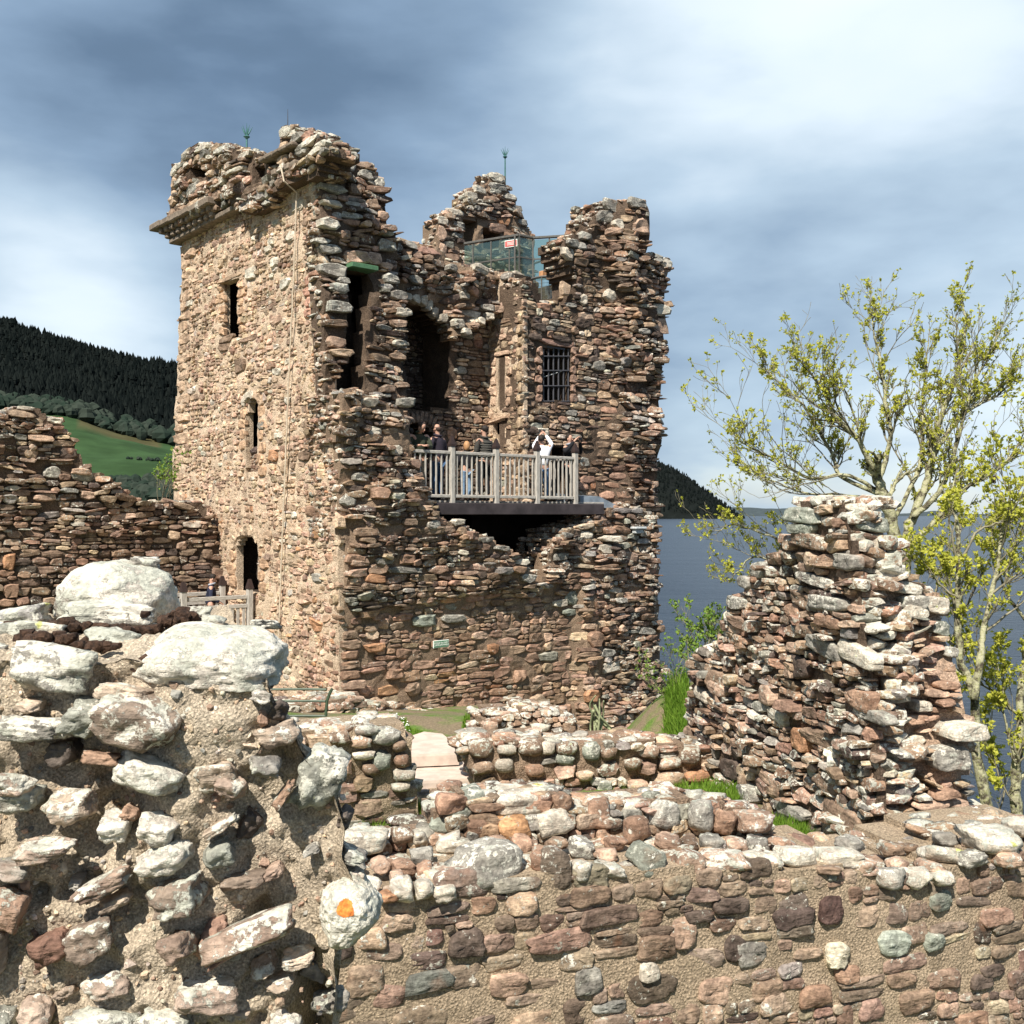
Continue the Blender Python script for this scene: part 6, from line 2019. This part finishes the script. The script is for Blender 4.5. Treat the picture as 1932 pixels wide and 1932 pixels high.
    blob('ear', H(-.076, -.005, -.01), (.012, .022, .033), SKIN)
    blob('mouth', H(0, .083, -.058), (.022, .008, .006), cloth('lips', (.35, .13, .11)))
    for sx in (-1, 1):
        blob('eye', H(.03 * sx, .082, .012), (.012, .007, .007), cloth('eye_dark', (.03, .02, .02)))
    # hair: a ragged cap
    V0, T0 = ico(3)
    V = V0.copy()
    V[:, 1] = np.where(V[:, 1] > .35, .35 + (V[:, 1] - .35) * .55, V[:, 1])
    if bald:
        V[:, 2] = np.clip(V[:, 2], -1, .25)
        half = np.array((.083, .097, .085))
        cc = H(0, -.022, .01)
    elif long_hair:
        half = np.array((.092, .105, .15))
        cc = H(0, -.035, -.03)
    else:
        half = np.array((.086, .100, .085))
        cc = H(0, -.026, .045)
    V = V * (1 + .09 * fbm(V0 * 4.5, 4, rng.randint(999)))[:, None]
    V = ((V * half) @ Rm.T + cc) * k @ A.T + np.asarray(pos)
    link('hair', np_mesh('hair', V, T0, True), hair, e)
    if collar:
        pts = [X(p['neck'] + np.array((.075 * math.cos(a), .075 * math.sin(a), .0 + .02 * math.sin(a)))) for a in np.linspace(0, 6.283, 14)]
        MB().tube(pts, .026 * k, 6, False).part('collar', cloth(*collar), e, True)
    if phone:
        c = (p['haR'] + p['haL']) / 2 + np.array(phone[:3])
        bx = MB().box((0, 0, 0), (.15, .01, .075), None, .004)
        me = bx.mesh('phone')
        me.transform(Matrix.Translation(-Vector((0, 0, 0))))
        R4 = np.eye(4)
        R4[:3, :3] = A
        R4[:3, 3] = X(c)
        me.transform(Matrix(R4.tolist()))
        solo('phone', me, cloth('phone_case', (.02, .02, .022)), X(c), phone[3], 'phone')
    return e


def stand(px, o, z=ztop + .035):
    """a spot on the balcony deck behind the rail: under picture column px, o metres in"""
    pl = PBY.off(-o)
    u = pl.uv(px, 900)[0]
    q = pl.w(u, z)
    return np.array((q[0], q[1], z))


away = math.atan2(-dR[0] * 1 + 0, 1) * 0      # facing +y: back to the camera
back_dir = math.atan2(PR.n[0], -PR.n[1])      # rotation that turns +y to point into the tower
INTO = back_dir
person(stand(788, .34), INTO + math.radians(165), 'man in a dark olive jacket bending his head over the balcony rail', 1.80, ('olive_jacket', (.045, .05, .032)), ('beige_trousers', (.35, .29, .22)), HAIRG,
       dict(neck=(0, .10, 1.45), head=(-.03, .20, 1.55), face=(-.35, .8, -.55), chest=(0, .05, 1.27), shR=(.19, .07, 1.40), shL=(-.19, .07, 1.40), elR=(.24, .16, 1.14), haR=(.10, .34, 1.16), elL=(-.24, .16, 1.14), haL=(-.10, .34, 1.16)), collar=('olive_jacket', (.045, .05, .032)))
person(stand(826, .5), INTO + .25, 'balding man in a dark plum jacket seen from behind at the balcony rail', 1.78, ('plum_jacket', (.030, .024, .036)), ('blue_jeans', (.05, .10, .19)), HAIRG, None, bald=True, collar=('plum_jacket', (.030, .024, .036)))
person(stand(880, .55), INTO - .15, 'person with long reddish blond hair, dark coat and pale jeans on the balcony', 1.42, ('black_coat', (.014, .013, .016)), ('pale_jeans', (.17, .26, .38)), HAIRR, None, long_hair=True)
person(stand(914, .45), INTO + .1, 'tall person in a quilted banded jacket seen from behind on the balcony', 1.80, ('quilted_jacket', (.045, .043, .038)), ('dark_trousers', (.015, .016, .02)), HAIRD, None, rings=True, collar=('quilted_jacket', (.045, .043, .038)))
person(stand(1023, .40), INTO - .5, 'person in a white top and jeans raising both arms to hold a phone up', 1.66, ('white_top', (.74, .74, .78)), ('mid_blue_jeans', (.10, .19, .34)), HAIRD,
       dict(elR=(.30, .20, 1.50), haR=(.16, .34, 1.76), elL=(-.16, .26, 1.46), haL=(.02, .36, 1.74), shR=(.19, .02, 1.43), head=(-.03, .0, 1.60), face=(.1, 1, .3)), phone=(0, .06, .10, 'dark phone held high by the person in the white top'))
person(stand(1074, .55), INTO + math.radians(190), 'man in a black jacket facing the camera and holding a phone before his eyes', 1.74, ('black_jacket', (.012, .012, .015)), ('dark_trousers', (.015, .016, .02)), HAIRD,
       dict(elR=(.34, .12, 1.24), haR=(.10, .26, 1.55), elL=(-.34, .12, 1.24), haL=(-.10, .26, 1.55), shR=(.20, .02, 1.40), shL=(-.20, .02, 1.40)), phone=(0, .09, .04, 'dark phone held before the face of the man in black'), collar=('grey_shirt', (.3, .32, .36)))
person(stand(772, .75), INTO + .6, 'dark clothed visitor half hidden behind the broken wall at the left end of the balcony', 1.66, ('black_jacket', (.012, .012, .015)), ('dark_trousers', (.015, .016, .02)), HAIRD)
# the boy on the footbridge
bp = (q0 * .45 + q1 * .55) + nrm * .75
bp[2] = DZ + .03
person(bp, math.atan2(nrm[0], -nrm[1]) + .12 - .5, 'boy in a navy jacket looking down as he crosses the footbridge', 1.58, ('navy_jacket', (.022, .026, .05)), ('dark_trousers', (.015, .016, .02)), HAIRD,
       dict(head=(0, .06, 1.59), neck=(0, .03, 1.46), face=(.15, .9, -.45), haR=(.2, .22, .98), haL=(-.2, .22, .98)), collar=('grey_hood', (.35, .37, .42)))

# ------------------------------------------------------------ trees
class Tree:
    def __init__(s, Y, seed):
        s.Y, s.r = Y, np.random.RandomState(seed)
        s.wood, s.twig, s.tips = MB(), MB(), []

    def smooth(s, pts, n):
        pts = np.array(pts)
        t = np.linspace(0, len(pts) - 1, n)
        i = np.clip(t.astype(int), 0, len(pts) - 2)
        f = (t - i)[:, None]
        p0, p1, p2, p3 = pts[np.maximum(i - 1, 0)], pts[i], pts[i + 1], pts[np.minimum(i + 2, len(pts) - 1)]
        return .5 * ((2 * p1) + (-p0 + p2) * f + (2 * p0 - 5 * p1 + 4 * p2 - p3) * f ** 2 + (-p0 + 3 * p1 - 3 * p2 + p3) * f ** 3)

    def limb(s, knots, r0, r1, kids, klen, depth0=0.0, depth1=0.0, start=.25, leafy=True):
        """knots in picture units; the limb drifts in depth from depth0 to depth1"""
        n = len(knots)
        pts = [P(x, y, s.Y + depth0 + (depth1 - depth0) * i / max(n - 1, 1)) for i, (x, y) in enumerate(knots)]
        q = s.smooth(pts, n * 4)
        q[1:-1] += s.r.normal(scale=.008, size=q[1:-1].shape)
        rad = np.linspace(r0, r1, len(q)) * (1 + .06 * s.r.normal(size=len(q)))
        (s.wood if r0 > .018 else s.twig).tube(q, list(rad), 7 if r0 > .03 else 5)
        for k in range(kids):
            f = start + (1 - start) * (k + s.r.rand()) / kids
            i = int(f * (len(q) - 2))
            s.branch(q[i], q[i + 1] - q[i], klen * s.r.uniform(.6, 1.1) * (1.15 - .45 * f) * (2.0 if k % 3 == 0 else .85), max(rad[i] * .5, .006), 2, leafy)
        s.branch(q[-1], q[-1] - q[-2], klen * .8, r1, 2, leafy)

    def branch(s, p, d, L, r, level, leafy=True):
        d = d / (np.linalg.norm(d) + 1e-9)
        v = s.r.normal(size=3)
        v -= d * (v @ d)
        v /= np.linalg.norm(v) + 1e-9
        a = s.r.uniform(.3, .85)
        d = d * math.cos(a) + v * math.sin(a)
        d[2] = d[2] * .8 + .28
        d /= np.linalg.norm(d)
        n = 5
        q = [p]
        for k in range(n):
            d = d + s.r.normal(scale=.13, size=3) + np.array((0, 0, .055))
            d /= np.linalg.norm(d)
            q.append(q[-1] + d * L / n)
        rr = list(np.linspace(r, max(r * .45, .0035), n + 1))
        (s.wood if r > .018 else s.twig).tube(q, rr, 5 if r > .012 else 3, False)
        if level > 0:
            m = s.r.randint(3, 6)
            for k in range(m):
                i = s.r.randint(1, n + 1)
                s.branch(q[i], q[i] - q[i - 1], L * s.r.uniform(.35, .62), r * .5, level - 1, leafy)
        if leafy and (level == 0 or s.r.rand() < .5):
            s.tips.append((q[-1], d))
            if level == 0 and s.r.rand() < .35:
                s.tips.append((q[3], d))

    def leaves(s, size, prob=1.0, n=(4, 8)):
        V, T, b = [], [], 0
        for p, d in s.tips:
            if s.r.rand() > prob:
                continue
            g = s.r.uniform(.75, 1.4)
            for k in range(s.r.randint(*n)):
                a = s.r.normal(size=3) * .75 + d * .8
                a /= np.linalg.norm(a) + 1e-9
                w = np.cross(a, s.r.normal(size=3))
                w /= np.linalg.norm(w) + 1e-9
                L, W = size * g * s.r.uniform(.7, 1.3), size * g * s.r.uniform(.26, .45)
                c = np.cross(a, w) * L * .14
                o = p + s.r.normal(scale=size * .25, size=3)
                V += [o, o + a * L * .5 + w * W, o + a * L - c, o + a * L * .5 - w * W, o + a * L * .48 + c]
                T += [(b, b + 1, b + 4), (b + 1, b + 2, b + 4), (b + 2, b + 3, b + 4), (b + 3, b, b + 4)]
                b += 5
        return np.array(V), np.array(T)


def make_tree(name, base, label, T, leaf_size, leafmat, bark, prob=1.0, n=(4, 8), cat='tree', group=None):
    e = empty(name, base, label, cat, group)
    if T.wood.V:
        T.wood.part('trunk', bark, e, True)
    if T.twig.V:
        T.twig.part('branches', TWIG, e, True, kind='stuff')
    V, F_ = T.leaves(leaf_size, prob, n)
    link('crown', np_mesh('crown', V, F_), leafmat, e, kind='stuff')
    return e


t = Tree(15.0, 3)
t.limb([(1716, 1420), (1706, 1250), (1702, 1102), (1693, 1043), (1680, 978), (1663, 929), (1653, 896)], .135, .07, 2, .5, 0, -.1, .75)
t.limb([(1706, 1110), (1712, 1010), (1725, 971), (1748, 912), (1758, 863), (1771, 798), (1795, 735), (1810, 683), (1823, 618), (1814, 560)], .08, .009, 30, .46, 0, .5)
t.limb([(1653, 896), (1637, 863), (1614, 824), (1578, 788), (1559, 746), (1529, 703), (1500, 672)], .05, .008, 30, .48, -.1, -.6)
t.limb([(1657, 905), (1673, 863), (1680, 814), (1670, 749), (1660, 677), (1647, 618), (1652, 585)], .045, .007, 28, .42, 0, .3)
t.limb([(1722, 975), (1758, 945), (1784, 906), (1807, 830), (1836, 729), (1860, 680), (1885, 628)], .048, .007, 30, .46, 0, -.5)
t.limb([(1712, 1030), (1735, 1010), (1774, 974), (1823, 922), (1889, 880), (1931, 830), (1975, 780)], .045, .007, 30, .5, 0, -.2)
t.limb([(1655, 925), (1594, 896), (1529, 902), (1463, 866), (1420, 845), (1395, 832)], .032, .006, 15, .75, 0, -.5)
t.limb([(1662, 940), (1590, 935), (1520, 930), (1450, 905), (1400, 880)], .026, .006, 12, .65, 0, .4)
t.limb([(1664, 935), (1588, 900), (1575, 870), (1555, 830), (1515, 765), (1462, 715), (1440, 690)], .036, .008, 30, .48, -.1, .5)
t.limb([(1682, 990), (1735, 880), (1740, 800), (1745, 720), (1752, 640)], .035, .008, 24, .42, 0, .8)
t.limb([(1705, 1120), (1600, 1070), (1496, 1027), (1431, 1004), (1380, 990), (1352, 1008)], .03, .005, 14, .5, .2, .5)
t.limb([(1705, 1150), (1580, 1100), (1480, 1068), (1425, 1050), (1395, 1075), (1378, 1095)], .028, .005, 12, .45, .2, .6)
t.limb([(1765, 850), (1810, 790), (1850, 760), (1890, 740), (1925, 700)], .035, .008, 24, .46, .2, .6)
make_tree('tree', P(1716, 1420, 15.0), 'tall spreading tree with sparse yellow green leaves and thick lichened trunk behind the ruin', t, .040, LEAF, BARK, .6, (3, 7))
t2 = Tree(12.2, 8)
t2.limb([(1872, 1620), (1868, 1547), (1841, 1414), (1837, 1316), (1813, 1238), (1806, 1140), (1810, 1023), (1800, 960)], .075, .02, 9, .6, 0, .3, .5)
t2.limb([(1838, 1320), (1850, 1230), (1857, 1180), (1880, 1086), (1890, 1000), (1905, 930)], .05, .012, 10, .7, 0, .4, .35)
t2.limb([(1845, 1420), (1815, 1380), (1790, 1330)], .014, .005, 4, .3, 0, .1, .4)
t2.limb([(1808, 1130), (1760, 1090), (1745, 1060)], .015, .006, 5, .4, 0, .3, .4)
t2.limb([(1815, 1050), (1850, 1000), (1900, 985), (1950, 990)], .018, .006, 7, .5, 0, .2, .3)
make_tree('tree', P(1870, 1600, 12.2), 'slim pale barked forked tree in front of the loch beside the ruin right edge', t2, .055, LEAF, BARK, .8, (3, 6))
t3 = Tree(13.0, 15)
t3.limb([(1921, 1640), (1919, 1563), (1915, 1480), (1921, 1414), (1927, 1297), (1945, 1200), (1950, 1060)], .085, .03, 8, .5, 0, .3, .3)
t3.limb([(1919, 1440), (1900, 1380), (1890, 1300), (1880, 1240)], .02, .006, 6, .35, 0, .1, .3)
t3.limb([(1940, 1180), (1900, 1120), (1880, 1060), (1870, 1010)], .025, .008, 7, .5, 0, .2, .3)
t3.limb([(1917, 1520), (1888, 1470), (1870, 1420)], .015, .005, 5, .3, 0, .1, .3)
make_tree('tree', P(1921, 1610, 13.0), 'dark rough trunked tree cut by the right edge of the view', t3, .055, LEAF, BARK, .8, (3, 6))
t5 = Tree(14.0, 33)
t5.limb([(1790, 1330), (1800, 1200), (1835, 1120), (1870, 1050), (1900, 1000)], .022, .006, 14, .55, 0, .1, .1)
t5.limb([(1795, 1250), (1765, 1160), (1770, 1080), (1790, 1020)], .018, .006, 10, .5, 0, .3, .2)
t5.limb([(1880, 1560), (1895, 1470), (1870, 1380), (1880, 1290)], .014, .005, 10, .4, 0, .3, .1)
make_tree('sapling', P(1800, 1300, 14.0), 'tangle of thin leafing saplings between the pale stems at the right', t5, .05, LEAF, BARKD, .7, (3, 6), 'tree')
q = P(1873, 905, 14.6)
V, T_ = round_rock(9, 2, 8, 8, .35, 5)
solo('withered_clump', np_mesh('withered_clump', V * (.055, .05, .06) + q, T_), plain('withered_leaf', (.03, .018, .014), .9, .5, 60), q, 'small dark withered clump caught among thin twigs of the spreading tree', 'leaf clump')

# shrubs
def shrub(base_px, Y, stems, L, seed, label, leaf, mat, n=(3, 6), z=None, spread=.5):
    t = Tree(Y, seed)
    b = P(*base_px, Y)
    for k in range(stems):
        d = np.array((t.r.normal() * spread, t.r.normal() * spread * .6, 1.0))
        t.branch(b + (t.r.normal() * .12, t.r.normal() * .1, 0), d, L * t.r.uniform(.6, 1.1), .010, 2)
    return make_tree('shrub', b, label, t, leaf, mat, BARKD, .9, n, 'shrub')


shrub((1318, 1268), 16.5, 8, .75, 5, 'small bright leaved shrub growing at the left edge of the gabled ruin', .06, LEAF2)
shrub((1345, 1225), 16.5, 6, .6, 6, 'upright sparse shrub showing over the sloping shoulder of the gabled ruin', .05, LEAF2)
shrub((1278, 1340), 20.5, 9, 1.0, 7, 'feathery tall green shrub in the gap between the tower and the gabled ruin', .05, LEAF2, (2, 5))
shrub((310, 948), 25.2, 5, .9, 9, 'wispy shrub with fresh green leaves sprouting on the curtain wall by the tower corner', .07, LEAF2, (2, 4))

# dry strap-like stalks by the tower foot
st = empty('dry_stalks', P(1128, 1392, 15.6), 'bent grey green dry stalks fanning out over the low wall near the tower right foot', 'dry plant')
for pts in ([(1124, 1392), (1120, 1355), (1113, 1330), (1124, 1312)], [(1127, 1394), (1131, 1350), (1131, 1318)], [(1129, 1392), (1124, 1350), (1118, 1322)], [(1131, 1390), (1138, 1350), (1139, 1322)], [(1126, 1350), (1140, 1368), (1160, 1382), (1182, 1396)], [(1128, 1345), (1150, 1372), (1168, 1386), (1192, 1398)],
            [(1126, 1360), (1136, 1380), (1146, 1396)], [(1124, 1365), (1130, 1385), (1136, 1400)], [(1122, 1368), (1122, 1388), (1124, 1402)], [(1122, 1330), (1135, 1355), (1155, 1375)], [(1120, 1340), (1114, 1370), (1117, 1398)]):
    q = [P(x, y, 15.6 + rng.uniform(-.1, .1)) for x, y in pts]
    tt = Tree(15.6, 1)
    MB().tube(tt.smooth(q, 12), [.024 * (1 - .6 * i / 11) for i in range(12)], 5).part('stalk', STRAW, st, True)

# grass
def on_ground(px, py):
    k = (HY - py) / F
    Y = np.linspace(8.5, 30, 430)
    z = ground_z((px - CX) / F * Y, Y)
    i = np.argmax(k * Y < z)
    return P(px, py, Y[i]) if i else None


gv, gt, gb = [], [], 0
fv = []
for poly, n, h0 in (([(668, 1585), (676, 1550), (720, 1538), (800, 1535), (812, 1560), (790, 1585)], 2600, .17), ([(1140, 1512), (1230, 1504), (1290, 1490), (1390, 1484), (1410, 1515), (1350, 1530), (1150, 1530)], 2600, .14),
                    ([(1440, 1570), (1470, 1560), (1510, 1572), (1556, 1604), (1500, 1620), (1440, 1610)], 2600, .16), ([(1254, 1420), (1256, 1330), (1290, 1330), (1300, 1420)], 1800, .22), ([(660, 1385), (672, 1358), (740, 1354), (768, 1366), (772, 1386)], 2400, .10),
                    ([(768, 1392), (772, 1376), (806, 1386), (800, 1394)], 500, .05), ([(872, 1400), (876, 1356), (902, 1358), (906, 1398)], 900, .12), ([(1062, 1400), (1065, 1345), (1085, 1335), (1120, 1345), (1128, 1395)], 1800, .14), ([(1255, 1330), (1258, 1275), (1300, 1275), (1295, 1330)], 700, .3)):
    pa = np.array(poly, float)
    lo, hi = pa.min(0), pa.max(0)
    k = 0
    while k < n:
        x, y = rng.uniform(lo[0], hi[0]), rng.uniform(lo[1], hi[1])
        if not inside(pa, np.array(x), np.array(y)):
            continue
        k += 1
        p = on_ground(x, y)
        if p is None:
            continue
        h = h0 * rng.uniform(.5, 1.25)
        a = rng.rand() * 6.283
        w = np.array((math.cos(a), math.sin(a), 0)) * .007 * p[1] / 12
        ln = np.array((rng.normal() * .35, rng.normal() * .35, 0)) * h
        gv += [p - w - (0, 0, .02), p + w - (0, 0, .02), p + ln * .4 + (0, 0, h * .6) + w * .7, p + ln * .4 + (0, 0, h * .6) - w * .7, p + ln + (0, 0, h)]
        gt += [(gb, gb + 1, gb + 2), (gb, gb + 2, gb + 3), (gb + 3, gb + 2, gb + 4)]
        gb += 5
        if 660 < x < 772 and 1354 < y < 1386 and rng.rand() < .06:
            fv.append(p + (0, 0, h * .9))
structure('grass', np_mesh('grass', gv, gt), GRASS, 'stuff')
V, T_ = ico(1)
structure('daisies', np_mesh('daisies', np.concatenate([V * (.018, .018, .008) + p for p in fv]), np.concatenate([T_ + k * len(V) for k in range(len(fv))])), plain('white_petals', (.75, .75, .68), .8, .1), 'stuff')
